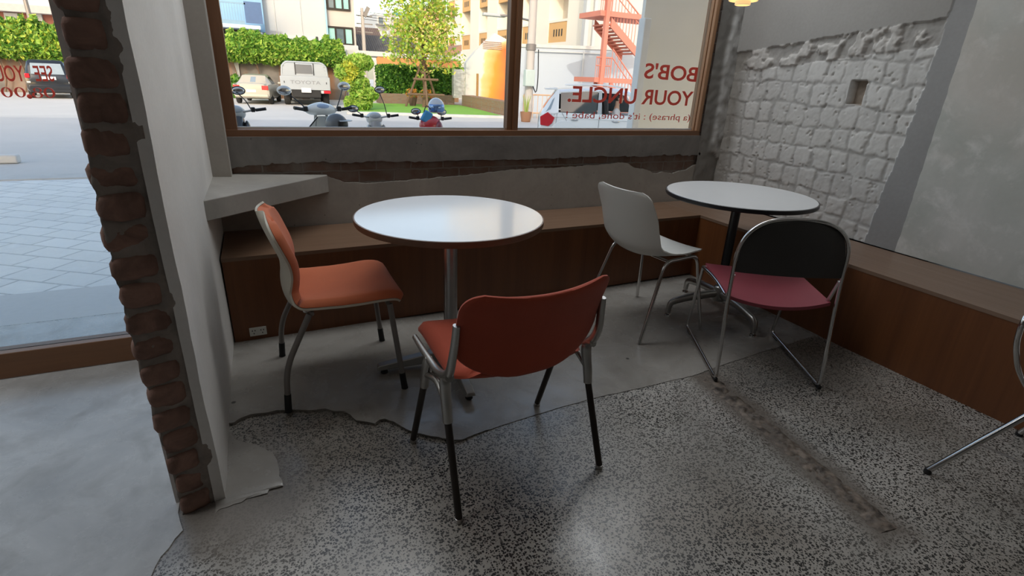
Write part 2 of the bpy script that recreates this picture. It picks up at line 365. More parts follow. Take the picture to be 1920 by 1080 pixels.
# pale cement floor left of the stub
lp = [(-5, -4.2), (-.75, -4.2), (-.47, .8), (-.44, 1.1), (-.385, 1.34), (-.34, 1.42), (-.36, 1.5), (-.36, 3.18), (-5, 3.18)]
MB().prism([lp[0]]+rag(lp[1:7], .012, .03, 5)+lp[7:], -.004, .0035).build('floor_entry', MT['screed_l'], fl, sharp=30)
# the filled trench: rough rubble fill
def trench():
    a = AT(2, 0, 1322, 705)[:2]; b = AT(2, 0, 1668, 995)[:2]; L = np.linalg.norm(b-a); d = (b-a)/L; q = np.array([-d[1], d[0]]); nu, nv = 260, 26
    G = np.zeros((nu, nv, 3))
    for i in range(nu):
        s = i/(nu-1)
        for j in range(nv):
            v = (j/(nv-1)-.5); p = a+d*s*L+q*v*.1; G[i, j, :2] = p
    P = G.reshape(-1, 3)[:, :2]; V = np.tile(np.linspace(-1, 1, nv), nu); S = np.repeat(np.linspace(0, 1, nu), nv)
    h = (fbm(P, 26, 1)-.5)*.036 + (fbm(P, 90, 2, 2)-.5)*.006
    prof = np.clip(1.15-np.abs(V)**2.0*1.4-.5*(np.clip(np.abs(S-.5)-.46, 0, 1)/.04), -1, 1)
    z = h*np.clip(prof, .2, 1)*.7 + .0045*prof - .001; G[:, :, 2] = z.reshape(nu, nv)
    t = NT('rubble_fill'); n1 = t.noise(28, 5); n2 = t.noise(9, 3); col = t.mix(t.ramp(n1, [(.35, 0), (.65, 1)]), (.035, .026, .02), (.24, .19, .15)); col = t.mix(t.ramp(n2, [(.5, 0), (.7, .6)]), col, (.12, .098, .08)); t.set(color=col, rough=.7); t.bump(t.noise(120, 4), .5, .003)
    MB().grid(G).build('floor_trench', t.m, fl, sharp=None)
trench()
# ------------------------------------------------------------------ back wall with the window
YB = 3.09
def brickmat(name, c1, c2, mortar, scale=1.0, bw=.2, bh=.068, axis='xz', rough=.85, bump=.6):
    t = NT(name); s = t.n('ShaderNodeSeparateXYZ'); t.l(t.co(), s.inputs[0]); c = t.n('ShaderNodeCombineXYZ')
    t.l(s.outputs[0 if axis[0] == 'x' else 1], c.inputs[0]); t.l(s.outputs[2], c.inputs[1])
    w = t.n('ShaderNodeVectorMath', operation='ADD'); nn = t.n('ShaderNodeTexNoise'); t.l(t.co(), nn.inputs['Vector']); nn.inputs['Scale'].default_value = 14; sc = t.n('ShaderNodeVectorMath', operation='SCALE'); t.l(nn.outputs['Color'], sc.inputs[0]); sc.inputs['Scale'].default_value = .018; t.l(c.outputs[0], w.inputs[0]); t.l(sc.outputs[0], w.inputs[1])
    b = t.n('ShaderNodeTexBrick'); t.l(w.outputs[0], b.inputs['Vector']); b.inputs['Scale'].default_value = scale; b.inputs['Brick Width'].default_value = bw; b.inputs['Row Height'].default_value = bh; b.inputs['Mortar Size'].default_value = .006; b.inputs['Mortar Smooth'].default_value = .4
    b.inputs['Color1'].default_value = (*c1, 1); b.inputs['Color2'].default_value = (*c2, 1); b.inputs['Mortar'].default_value = (*mortar, 1)
    n1 = t.noise(9, 5); col = t.mix(t.ramp(n1, [(.42, 0), (.68, .8)]), b.outputs['Color'], mortar); t.set(color=col, rough=rough, spec=.25)
    t.bump(t.math('ADD', t.math('MULTIPLY', b.outputs['Fac'], -1), t.math('MULTIPLY', t.noise(35, 4), .9)), bump, .012); return t.m
MT['brick_old'] = brickmat('old_brickwork', (.15, .095, .07), (.2, .125, .095), (.23, .2, .175))
wb = MB(); wx0, wx1, wz0, wz1 = -.155, 2.985, .928, 2.34
wb.bb((-.25, YB+.004, 0), (3.35, YB+.16, wz0-.001)); wb.bb((wx1, YB, wz0-.3), (3.35, YB+.075, 2.9)); wb.bb((-.25, YB, wz0-.3), (wx0, YB+.16, 2.9)); wb.bb((wx0, YB, wz1), (wx1, YB+.16, 2.9))
tag(wb.build('wall_back', MT['brick_old'], sharp=30), kind='structure')
WB = bpy.data.objects['wall_back']
def topline(px, amp, seed, y=YB):
    P = [AT(1, y, *p) for p in px]; return rag([(p[0], p[2]) for p in P], amp, .012, seed)
# render strip under the window
bl = topline([(430, 318), (470, 309), (520, 306), (590, 302), (640, 305), (700, 301), (780, 303), (860, 300), (950, 299), (1040, 296), (1120, 292), (1200, 293), (1262, 289), (1312, 291)], .012, 4)
bl[0] = (-.16, bl[0][1]); bl[-1] = (3.0, bl[-1][1])
def relief_strip(lo, hi, y0, y1, mat, name, parent):
    """ragged slab between lower line lo and upper line hi (lists of (x,z)), front face at y1"""
    n = len(lo); mb = MB(); F = []
    hi2 = [(p[0], np.interp(p[0], [h[0] for h in hi], [h[1] for h in hi])) for p in lo]
    V = [(p[0], y1, p[1]) for p in lo]+[(p[0], y1, q[1]) for p, q in zip(lo, hi2)]+[(p[0], y0, p[1]) for p in lo]+[(p[0], y0, q[1]) for p, q in zip(lo, hi2)]
    F += [(i, i+1, n+i+1, n+i) for i in range(n-1)]+[(2*n+i, 2*n+i+1, i+1, i) for i in range(n-1)]+[(n+i, n+i+1, 3*n+i+1, 3*n+i) for i in range(n-1)]
    F += [(0, n, 3*n, 2*n), (n-1, 2*n-1, 4*n-1, 3*n-1)]
    return mb.add(V, F).build(name, mat, parent, sharp=30)
relief_strip(bl, [(-.2, wz0), (3.2, wz0)], YB+.02, YB-.018, MT['conc'], 'cement_band', WB)
# plaster below, ragged top
pt = [(430, 336), (500, 333), (560, 330), (612, 330), (630, 336), (646, 342), (690, 343), (738, 340), (790, 336), (819, 332), (870, 329), (901, 325), (972, 317), (1030, 315), (1075, 312), (1120, 309), (1166, 304), (1178, 307), (1190, 315), (1205, 316), (1217, 320), (1224, 325), (1243, 322), (1260, 325), (1273, 320), (1286, 318), (1293, 313), (1300, 309), (1312, 306)]
pl = topline(pt, .007, 6); pl[0] = (-.25, pl[0][1]); pl[-1] = (3.22, pl[-1][1])
o = relief_strip(pl, [(-.3, .3), (3.3, .3)], YB+.02, YB-.012, MT['plaster_warm'], 'old_plaster', WB)
# right pier between the window and the corner: rough chipped plaster
def pier():
    nu, nv = 150, 26; X = np.linspace(wx1+.004, 3.215, nv); Z = np.linspace(.44, 2.5, nu); G = np.zeros((nu, nv, 3)); ZZ, XX = np.meshgrid(Z, X, indexing='ij')
    P = np.c_[XX.ravel(), ZZ.ravel()]; ed = 3.10-.06*(fbm(np.c_[ZZ.ravel(), ZZ.ravel()*0], 7, 5)-.5)
    raised = 1/(1+np.exp(-(P[:, 0]-ed)/.006))*(P[:, 1] > .72+.1*nz(P, 9, 3))
    h = .012*raised*(.6+.8*fbm(P, 18, 8)) + .008*(fbm(P, 30, 2)-.5)
    G[:, :, 0] = XX; G[:, :, 2] = ZZ; G[:, :, 1] = (YB-.019-h).reshape(nu, nv)
    o = MB().grid(G).build('chipped_pier', MT['painted'], WB, sharp=None, recalc=False)
    a = np.array([.25, .235, .215]); b = np.array([.6, .59, .57]); m = raised*np.clip(fbm(P, 20, 9)*2.2-.35, 0, 1)
    lowd = np.clip(1-(P[:, 1]-.44)/.35, 0, 1); m = m*(1-lowd*.6); c = a+(b-a)*m[:, None]; colattr(o, c)
pier()
# window: timber frame, mullion, panes
W1 = MB(); fy0, fy1 = YB-.005, YB+.07
W1.bb((wx0, fy0, wz0), (-.098, fy1, wz1)); WL = MB(); WL.bb((2.949, fy0+.03, wz0), (2.986, fy1+.012, wz1)); WL.bb((2.953, fy0, wz0), (wx1, fy0+.024, wz1))
W1.bb((2.962, fy0+.022, wz0), (2.98, fy0+.032, wz1)); W1.bb((1.412, fy0+.02, wz0), (1.447, fy1, wz1)); WL2 = MB().bb((1.447, fy0-.002, wz0), (1.478, fy1, wz1))
w1 = W1.build('window_1', MT['wood_frame'], bevel=.002); tag(w1, kind='structure'); MT['wood_lit'] = wood('daylit_timber_jamb', (.36, .18, .085), (.5, .28, .15), 5, .45); WL.build('frame_jamb', MT['wood_lit'], w1, bevel=.002); WL2.build('mullion_cover', MT['wood_frame'], w1, bevel=.002)  # jamb wood coloured paler to stand in for daylight falling on it
mb = MB(); mb.bb((wx0, fy0-.004, wz0-.004), (wx1, fy1, .962)); mb.bb((wx0, fy0, wz1-.04), (wx1, fy1, wz1)); mb.build('frame_rail', MT['wood_frame_x'], w1, bevel=.002)
MB().bb((-.098, YB+.045, .962), (2.949, YB+.066, .972)).build('glazing_bead', plain('pale_bead', (.6, .58, .56), .5), w1)
for x0, x1 in ((-.098, 1.412), (1.478, 2.949)): MB().bb((x0, YB+.05, .962), (x1, YB+.056, wz1-.04)).build('pane', MT['glass'], w1)
# ------------------------------------------------------------------ lettering
def text_mb(s, size, sx=1.0, bold=0.0, space=1.0, extr=.001, res=4):
    cu = bpy.data.curves.new('t', 'FONT'); cu.body = s; cu.size = size; cu.extrude = extr; cu.offset = bold; cu.space_character = space; cu.resolution_u = res
    ob = bpy.data.objects.new('t', cu); COL.objects.link(ob); dg = bpy.context.evaluated_depsgraph_get(); me = bpy.data.meshes.new_from_object(ob.evaluated_get(dg))
    V = np.array([v.co[:] for v in me.vertices]); F = [tuple(p.vertices) for p in me.polygons]
    bpy.data.objects.remove(ob); bpy.data.curves.remove(cu); bpy.data.meshes.remove(me)
    V[:, 0] *= sx; V[:, 0] -= V[:, 0].min(); return V, F
def glass_text(name, s, p_start, p_end, h, y, parent, bold=.0, mat='redletter', zoff=0, slant=0, flat=1):
    """text read from outside: starts at the right (px of right end) and runs left; fitted to the two measured baseline points"""
    V, F = text_mb(s, 1.0, 1.0, bold); w = V[:, 0].max(); cap = .73
    A = AT(1, y, *p_start); B = AT(1, y, *p_end); L = A[0]-B[0]
    X = A[0]-V[:, 0]/w*L; Z = A[2]+(B[2]-A[2])*V[:, 0]/w+V[:, 1]/cap*h
    Y = y+V[:, 2]*.4
    return MB().add(np.c_[X, Y, Z], F).build(name, MT[mat], parent, sharp=20, recalc=True)
ty = YB+.0455
glass_text('lettering', "BOB'S", (1305, 153), (1207, 146), .098, ty, w1, .018)
glass_text('lettering', "YOUR UNCLE.", (1297, 198), (1064, 190), .1, ty, w1, .018)
glass_text('lettering', "(a phrase) : it's done, babe !", (1293, 226), (1061, 221), .045, ty, w1, 0.0)
# ------------------------------------------------------------------ left stub wall
XL = -.243
def plaster_face():
    nu, nv = 130, 60; Y = np.linspace(1.505, 3.2, nv); Z = np.linspace(0, 2.9, nu); ZZ, YY = np.meshgrid(Z, Y, indexing='ij'); P = np.c_[YY.ravel(), ZZ.ravel()]
    edge = 1.505+.02*(fbm(np.c_[ZZ[:, 0], ZZ[:, 0]*0], 9, 3)-.3); YY = edge[:, None]+(YY-1.505)*(3.2-edge[:, None])/(3.2-1.505)
    X = XL+.012*fbm(P, 1.6, 4)+.004*fbm(P, 9, 5)+.022*np.exp(-((P[:, 0]-2.35-.1*np.sin(P[:, 1]*2))/.12)**2)*np.clip((P[:, 1]-.7)/1.2, 0, 1)
    A = np.stack([X.reshape(nu, nv), YY, ZZ], -1); B = A.copy(); B[:, :, 0] = XL-.02
    return MB().slab(A, B)
wl = plaster_face().build('wall_left', MT['plaster'], sharp=60); tag(wl, kind='structure')
MB().bb((-.37, 1.545, 0), (XL-.015, 3.2, 2.9)).build('masonry_core', MT['plaster'], wl)
bm_ = concrete('raw_brick', (.25, .145, .11), .45, 12, .9, .5, False, 50, .004); mm_ = concrete('lime_mortar', (.26, .22, .19), .3, 14, .9, .5, False, 60, .004)
def lump(c, d, amp, seed, n=(8, 6, 5), rnd=4):
    """rounded irregular block"""
    V = []; F = []; nx = n
    V0 = []
    idx = {}
    def vid(p):
        k = tuple(np.round(p, 4))
        if k not in idx: idx[k] = len(V0); V0.append(p)
        return idx[k]
    for ax in range(3):
        a, b = [(1, 2), (2, 0), (0, 1)][ax]
        for sgn in (-1, 1):
            for i in range(n[a]):
                for j in range(n[b]):
                    q = []
                    for di, dj in ((0, 0), (1, 0), (1, 1), (0, 1)):
                        p = np.zeros(3); p[ax] = sgn; p[a] = -1+2*(i+di)/n[a]; p[b] = -1+2*(j+dj)/n[b]; q.append(vid(p))
                    F.append(tuple(q if sgn > 0 else q[::-1]))
    P = np.array(V0); L = (np.abs(P)**rnd).sum(1)**(1/rnd); P = P/np.maximum(L, 1)[:, None]
    W = P*np.array(d)/2+np.array(c); nrm = P/np.linalg.norm(P, axis=1)[:, None]
    W = W+nrm*((fbm(W, 40, seed, 3)-.5)*2*amp)[:, None]
    return W, F
xl_prof = ([0, .45, .70, 1.05, 1.37, 2.9], [-.352, -.366, -.372, -.366, -.345, -.34])
mb = MB(); z = -.005; k = 0
while z < 2.9:
    x0 = np.interp(z, *xl_prof)+RNG.uniform(-.007, .007); x1 = -.270+RNG.uniform(-.006, .004); h = .0695+RNG.uniform(-.004, .004)
    yf = 1.478+RNG.uniform(-.005, .005)
    W_, F_ = lump(((x0+x1)/2, yf+.05+.0, z+h/2), (x1-x0, .1, h), .0055, k, (9, 5, 4), 5)
    W_[:, 1] += (W_[:, 0]-x0)*.3
    mb.add(W_, F_); z += .0755+RNG.uniform(-.002, .002); k += 1
mb.build('brick_courses', bm_, wl, sharp=None)
def mortar_core():
    nu, nv = 330, 16; Z = np.linspace(0, 2.9, nu); G = np.zeros((nu, nv, 3))
    for i, z in enumerate(Z):
        xl = np.interp(z, *xl_prof)+.008; xs = np.linspace(xl, XL-.002, nv)
        G[i, :, 0] = xs; G[i, :, 2] = z; G[i, :, 1] = 1.4905+(xs-xl)*.3
    P = G.reshape(-1, 3); n = fbm(P, 30, 3)
    G[:, :, 1] += ((n-.5)*.022).reshape(nu, nv); G[:, 0, 0] += .02*(n.reshape(nu, nv)[:, 0]-.5)
    gx = G[:, -5:, :]; G[:, -5:, 1] -= .012*np.clip(fbm(gx.reshape(-1, 3), 14, 8).reshape(nu, 5)-.35, 0, 1)*2
    B = G.copy(); B[:, :, 1] = 1.58; return MB().slab(G, B)
mortar_core().build('mortar', mm_, wl, sharp=None)
# pilaster beside the window and the wedge ledge under it
tag(MB().prism([(-.26, 2.985), (-.152, 2.985), (-.152, 3.2), (-.26, 3.2)], .70, 2.9).build('trim_1', concrete('pilaster_plaster', (.42, .385, .34), .08, 3, .8, .1, True, 60, .002), bevel=.004), kind='structure')
lg = MB(); tp = [(XL-.012, 2.36, .758), (.315, 3.075, .722), (.315, 3.1, .722), (XL-.012, 3.1, .745)]; bt = [(XL-.012, 2.36, .672), (.315, 3.075, .625), (.315, 3.1, .625), (XL-.012, 3.1, .655)]
lg.add(tp+bt, [(0, 1, 2, 3), (7, 6, 5, 4), (4, 5, 1, 0), (5, 6, 2, 1), (6, 7, 3, 2), (7, 4, 0, 3)])
tag(lg.build('corner_ledge', MT['ledge'], bevel=.004), 'raw concrete wedge-shaped ledge in the left corner under the window', 'ledge')
# ------------------------------------------------------------------ right wall: block relief, grey band, old green-grey plaster
XR = 3.2
def right_wall():
    dy = .0055; Y = np.arange(1.60, 3.15, dy)[::-1]; Z = np.arange(.446, 1.86, dy); nu, nv = len(Z), len(Y); ZZ, YY = np.meshgrid(Z, Y, indexing='ij'); P = np.c_[YY.ravel(), ZZ.ravel()]
    wv = P+.05*np.c_[fbm(P, 6, 1)-.5, fbm(P, 6, 2)-.5]+.02*np.c_[fbm(P, 22, 3)-.5, fbm(P, 22, 4)-.5]
    row = np.floor((wv[:, 1]-.42)/.128); fz = (wv[:, 1]-.42)/.128-row; off = (np.sin(row*12.9898)*43758.5453) % 1
    u = (wv[:, 0]+off*.13)/.118; cu = np.floor(u); fu = u-cu
    cr = (np.sin(cu*127.1+row*311.7)*43758.5453) % 1
    e = np.minimum(np.minimum(fu, 1-fu)*.118, np.minimum(fz, 1-fz)*.128)
    dd = 1/(1+np.exp(-(e-.007-.022*(fbm(P, 24, 6)-.5)-.016*(fbm(P, 7, 36)-.5))/.003))
    h = dd*(.003+.005*cr)+.0035*(fbm(P, 22, 7)-.5)+.002*(fbm(P, 70, 8, 2)-.5)
    pits = np.clip(fbm(P, 48, 21, 2)-.74, 0, 1)*.07; h -= pits
    low = np.clip((.98-P[:, 1])/.5, 0, 1); h = h*(1-.25*low)+.012*low*(fbm(P, 16, 9)-.5)
    # chipped band and the smooth upper render
    ztop = np.interp(P[:, 0], [1.6, 1.75, 2.85, 3.13], [1.655, 1.638, 1.525, 1.50])+.014*(fbm(np.c_[P[:, 0], P[:, 0]*0], 18, 5)-.5)
    zmid = ztop-.13
    band = (P[:, 1] > zmid) & (P[:, 1] <= ztop); hb = .02*np.clip(fbm(P, 15, 11)*7-3.1, 0, 1)+.006*(fbm(P, 60, 12)-.5); h = np.where(band, hb, h)
    up = P[:, 1] > ztop; h = np.where(up, .016+.0015*(fbm(P, 12, 13)-.5), h)
    # vertical smooth band near the picture's right
    yl = np.interp(P[:, 1], [.43, 1.05, 1.57, 1.9], [1.822, 1.775, 1.742, 1.733])+.035*(fbm(np.c_[P[:, 1], P[:, 1]*0], 14, 15)-.5)
    sm = P[:, 0] < yl; h = np.where(sm, .012+.001*(fbm(P, 10, 16)-.5), h)
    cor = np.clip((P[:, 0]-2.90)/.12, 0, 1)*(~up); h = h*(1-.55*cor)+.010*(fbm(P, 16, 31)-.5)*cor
    hole = (P[:, 0] > 2.066+.008*(fbm(P, 40, 17)-.5)) & (P[:, 0] < 2.158) & (P[:, 1] > 1.206+.01*(fbm(P, 40, 18)-.5)) & (P[:, 1] < 1.338+.012*(fbm(P, 40, 19)-.5))
    lowr = np.clip((2.11-P[:, 0])/.05, 0, 1)*np.clip((1.28-P[:, 1])/.07, 0, 1)
    h = np.where(hole, -.06+.045*lowr*(.5+fbm(P, 40, 20))+.008*(fbm(P, 50, 22)-.5), h)
    G = np.stack([(XR-h).reshape(nu, nv), YY, ZZ], -1)
    o = MB().grid(G).build('wall_right', MT['painted'], sharp=None, recalc=False); tag(o, kind='structure')
    stone = np.array([.6, .585, .56]); groove = np.array([.44, .425, .405]); c = groove+(stone-groove)*np.clip(dd*1.1-.05+.3*(fbm(P, 20, 23)-.5), 0, 1)[:, None]
    c = c*(.93+.12*cr*dd)[:, None]
    c = np.where(band[:, None], np.array([.5, .475, .445])*(.75+.5*fbm(P, 25, 24))[:, None]*np.where(hb < .004, .75, 1.0)[:, None], c)
    c = np.where(up[:, None], np.array([.34, .325, .305])*(.9+.2*fbm(P, 3, 25))[:, None], c)
    corner_shade = np.clip(cor*(.5+1.0*fbm(P, 6, 32)), 0, .8); c = c*(1-corner_shade[:, None])+np.array([.25, .225, .195])*corner_shade[:, None]  # shade near the window corner painted into the wall colour
    c = np.where(sm[:, None], np.array([.33, .325, .32])*(.92+.16*fbm(P, 5, 26))[:, None], c)
    c = np.where(hole[:, None], np.array([.34, .285, .235])*(.7+.6*fbm(P, 25, 27))[:, None], c)
    colattr(o, c); return o
wr = right_wall()
def green():
    t = NT('old_green_grey_plaster'); n1 = t.noise(2.6, 6, .6, .5); n2 = t.noise(9, 6, .65, .3); n3 = t.noise(45, 4)
    col = t.mix(t.ramp(n1, [(.35, 0), (.65, 1)]), (.47, .48, .44), (.62, .61, .575)); col = t.mix(t.ramp(n2, [(.52, 0), (.7, .8)]), col, (.74, .72, .69)); col = t.mix(t.ramp(t.noise(1.7, 3), [(.55, 0), (.7, .5)]), col, (.55, .48, .425)); col = t.mix(t.math('MULTIPLY', n3, .3), col, (.38, .38, .355))
    t.set(color=col, rough=.72, spec=.35); t.bump(t.math('ADD', n2, n3), .15, .003); return t.m
def gw():
    nz_ = 150; Z = np.linspace(.446, 2.9, nz_); y1 = 1.636+.008*(fbm(np.c_[Z, Z*0], 22, 3)-.5); V = []
    for z_, y_ in zip(Z, y1): V += [(XR-.014, y_, z_), (XR+.1, y_, z_), (XR+.1, -4.2, z_), (XR-.014, -4.2, z_)]
    F = [(i*4+a, i*4+(a+1) % 4, (i+1)*4+(a+1) % 4, (i+1)*4+a) for i in range(nz_-1) for a in range(4)]
    return MB().add(V, F).build('green_plaster', green(), wr, sharp=30)
gw()
mb = MB(); mb.bb((XR, -4.2, 0), (XR+.2, 3.3, .42)); mb.bb((XR-.014, 1.63, 1.84), (XR+.2, 3.3, 2.9)); mb.bb((XR+.07, 1.5, .3), (XR+.2, 3.3, 2.0)); mb.build('backing', MT['smooth_grey'], wr)
# ------------------------------------------------------------------ the rest of the shell (outside the frame)
tag(MB().bb((-5.2, -4.4, 0), (3.4, -4.2, 2.9)).build('wall_rear', MT['conc']), kind='structure')
tag(MB().bb((-5.2, -4.4, 0), (-5.0, 3.3, 2.9)).build('wall_far_left', MT['conc']), kind='structure')
tag(MB().bb((-5.2, -4.4, 2.9), (3.5, 3.26, 3.1)).build('ceiling', MT['ceil']), kind='structure')
tag(MB().bb((-12, -9, 3.1), (12, 3.0, 7.2)).build('wall_upper_sun_block', MT['plaster']), kind='structure')  # unseen mass added above the room to keep sun off the lot
# ------------------------------------------------------------------ shop front on the left
SY = 2.615; tz = 2.45
s = MB(); s.bb((-5, SY-.03, 0), (-.365, SY+.05, .118)); s.bb((-5, SY-.03, tz), (-.365, SY+.05, 2.55))
w2 = s.build('window_2', MT['wood_frame_x'], bevel=.003); tag(w2, kind='structure')
mb = MB()
for x in (-2.2, -3.5, -4.97): mb.bb((x, SY-.03, .118), (x+.06, SY+.05, tz))
mb.build('frame_post', MT['wood_frame'], w2, bevel=.003)
for x0, x1 in ((-2.14, -.366), (-3.44, -2.2), (-4.9, -3.5)): MB().bb((x0, SY+.005, .118), (x1, SY+.013, tz)).build('pane', MT['glass'], w2)
MB().bb((-5, SY-.034, .0), (-.367, SY-.03, .006)).build('metal_strip', MT['steel'], w2)
MB().bb((-5.2, SY-.03, 2.55), (-.36, 3.2, 2.9)).build('lintel', MT['plaster'], w2)
def serif_zero(cx, cz, w, h, seg=40):
    """wide didone nought as a flat ring: outer and inner ellipse with thick sides"""
    V = []; F = []
    for k in range(seg):
        t = 2*math.pi*k/seg
        for (a, b) in ((w/2, h/2), (w/2*.56, h/2*.86)):
            for y in (SY-.0005, SY+.004): V.append((cx+a*math.cos(t), y, cz+b*math.sin(t)))
    for k in range(seg):
        a = k*4; b = ((k+1) % seg)*4
        F += [(a, b, b+2, a+2), (a+1, a+3, b+3, b+1), (a, a+1, b+1, b), (a+2, b+2, b+3, a+3)]
    return V, F
mb = MB()
def pz(px, py): return AT(1, SY, px, py)
def nought(x0, x1, y0, y1):
    l, r = pz(x0, (y0+y1)/2), pz(x1, (y0+y1)/2); zt_, zb_ = pz((x0+x1)/2, y0)[2], pz((x0+x1)/2, y1)[2]; mb.add(*serif_zero((l[0]+r[0])/2, (zt_+zb_)/2, r[0]-l[0], zt_-zb_))
nought(2, 23, 163.5, 182.5); nought(27, 47.5, 163.5, 182.5); nought(82, 103, 164.5, 183.5); nought(62, 78, 164.5, 173.2); nought(60, 80.5, 172.6, 183.5)
d_ = pz(55.5, 181); mb.ell((d_[0], SY, d_[2]), (.008, .002, .008), 12, 8)
mb.build('lettering', MT['redletter'], w2, sharp=40)
for st, en, s_ in (((103, 152), (68, 152), 'SEE'), ((49, 152), (-6, 152), 'YOU')): glass_text('lettering', s_, st, en, .055, SY+.002, w2, .01)
# ------------------------------------------------------------------ built-in bench
bh = .442
yl_, yr_ = 2.594, 2.651; xf = 2.703; xe = XR-.022
b1_ = thing('built_in_bench', 'dark teak bench under the window, running behind both tables', 'bench', (0, 0, 0))
MB().prism([(XL+.014, yl_), (xf, yr_), (xf, YB-.02), (XL+.014, YB-.02)], bh-.018, bh).build('seat_top', MT['wood_top'], b1_)
MB().prism([(XL+.015, yl_+.002), (xf+.002, yr_+.002), (xf+.002, yr_+.022), (XL+.015, yl_+.022)], .012, bh-.018).build('front_panel', MT['wood_front'], b1_)
b2_ = thing('built_in_bench', 'dark teak bench along the right wall beside the sled chair', 'bench', (0, 0, 0))
MB().bb((xf, -2.0, bh-.018), (xe, YB-.02, bh)).build('seat_top', MT['wood_top_y'], b2_)
MB().bb((xf+.002, -2.0, 0.0), (xf+.022, yr_+.004, bh-.018)).build('front_panel', MT['wood_front'], b2_)
# double socket on the bench front
so = AT(1, 2.60, 484, 620); sk_ = thing('wall_socket', 'small white double power socket low on the bench front', 'socket', (so[0], 2.598, so[2]-.021), math.radians(1.1))
MB().box((0, -.004, .021), (.076, .008, .044)).build('face_plate', MT['white_pl'], sk_, bevel=.002)
for cx in (-.019, .019):
    mb = MB()
    for dx, dz in ((-.006, .007), (.006, .007), (0, -.008)): mb.box((cx+dx, -.0085, .021+dz), (.004, .002, .006))
    mb.build('socket_holes', MT['black'], sk_)
# ------------------------------------------------------------------ tables
def disc(R, z0, z1, rb=.002): return [(1e-4, z0), (R-rb, z0), (R, z0+rb), (R, z1-rb), (R-rb, z1), (1e-4, z1)]
T1 = thing('round_table', 'round white table with wooden edge and chrome column between the two orange chairs', 'table', (.685, 2.044, .012))
MB().lathe(disc(.3885, .692, .710), 96).build('tabletop', MT['lam'], T1, sharp=30)
MB().lathe([(.34, .680), (.389, .684), (.392, .690), (.392, .7085), (.3886, .7085), (.3886, .6915), (.34, .690)], 96).build('edge_band', MT['ply'], T1, sharp=30)
MB().lathe([(.1, .672), (.1, .68), (.03, .672), (.03, .08), (.045, .05), (.045, .03)], 32).build('column', MT['steel'], T1, sharp=40)
for k in range(4):
    a = math.radians(176+90*k); d = np.array([math.cos(a), math.sin(a), 0]); q = np.array([-d[1], d[0], 0])
    m = MB(); V = []
    for s_, w_, zt, zb in ((.02, .030, .085, .034), (.20, .026, .062, .03), (.325, .022, .046, .024), (.335, .02, .04, .026)):
        p = d*s_; V += [p+q*w_+[0, 0, zb], p-q*w_+[0, 0, zb], p-q*w_*.75+[0, 0, zt], p+q*w_*.75+[0, 0, zt]]
    F = [(i*4+j, i*4+(j+1) % 4, (i+1)*4+(j+1) % 4, (i+1)*4+j) for i in range(3) for j in range(4)]+[(3, 2, 1, 0), (12, 13, 14, 15)]
    lg_ = m.add(V, F).build('leg', MT['alu'], T1, bevel=.003)
    MB().lathe([(.014, 0), (.016, .003), (.012, .028)], 16, tuple(d*.305)).build('foot_pad', MT['rubber'], lg_)
T2 = thing('round_table', 'round white table with black edge and black column in the far right corner', 'table', (2.38, 2.078, .003))
MB().lathe(disc(.391, .70, .719), 96).build('tabletop', MT['lamdull'], T2, sharp=30)
MB().lathe([(.35, .692), (.394, .696), (.397, .70), (.397, .716), (.3915, .718), (.3915, .70), (.35, .70)], 96).build('edge_band', MT['blackpaint'], T2, sharp=30)
MB().lathe([(.12, .684), (.12, .692), (.026, .684), (.024, .16), (.024, .12)], 28).build('column', MT['blackpaint'], T2, sharp=40)
MB().lathe([(.022, .075), (.036, .08), (.036, .165), (.03, .172), (.02, .172)], 24).build('hub', MT['alu'], T2, sharp=40)
tb_feet = [AT(2, 0, *p)[:2] for p in ((1250, 592), (1410, 630), (1421, 576), (1280, 545))]
tc = np.array([2.38, 2.078])
for fpt in tb_feet:
    v = fpt-tc; L = .325; d = np.array([*(v/np.linalg.norm(v)), 0])
    path = fillet([d*.02+[0, 0, .125], d*.19+[0, 0, .112], d*(L-.005)+[0, 0, .085], d*L+[0, 0, .02]], [.08, .05], 7)
    rr = np.interp(np.linspace(0, 1, len(path)), [0, .5, .8, 1], [.021, .018, .0155, .014])
    l_ = MB().tube(path, rr, 14, flat=1.15).build('leg', MT['alu'], T2, sharp=50)
    MB().lathe([(.004, .02), (.005, .012), (.017, .008), (.019, 0), (.002, 0)][::-1], 16, tuple(d*L)).build('glide', MT['chrome'], l_)
# ------------------------------------------------------------------ chairs
def surf(prof, nu, nv, wf, cup, pw=2.4, xo=0):
    """surface swept along a side profile (y,z); wf half width, cup edge lift along the normal"""
    C = catmull(prof, nu); T = np.gradient(C, axis=0); T /= np.linalg.norm(T, axis=1)[:, None]; N = np.c_[-T[:, 1], T[:, 0]]
    G = np.zeros((nu, nv, 3)); s = np.linspace(0, 1, nu); v = np.linspace(-1, 1, nv)
    for i in range(nu):
        w = wf(s[i]); k = cup(s[i])*np.abs(v)**pw
        G[i, :, 0] = w*v+xo; G[i, :, 1] = C[i, 0]+N[i, 0]*k; G[i, :, 2] = C[i, 1]+N[i, 1]*k
    return G
def normals(G):
    a = np.gradient(G, axis=0); b = np.gradient(G, axis=1); n = np.cross(a, b); return n/np.maximum(np.linalg.norm(n, axis=2), 1e-9)[:, :, None]
def rounded(s, w, r0, r1, m0=.55, m1=.55):
    """half width with rounded ends: r = length share of the corner, m = width share left at the very end"""
    f = 1
    if s < r0: f = m0+(1-m0)*math.sqrt(max(0, 1-((r0-s)/r0)**2))
    if s > 1-r1: f = m1+(1-m1)*math.sqrt(max(0, 1-((s-1+r1)/r1)**2))
    return w*f
def shell_solid(G, th, sign=1):
    n = normals(G)*sign; return MB().slab(G, G+n*th)
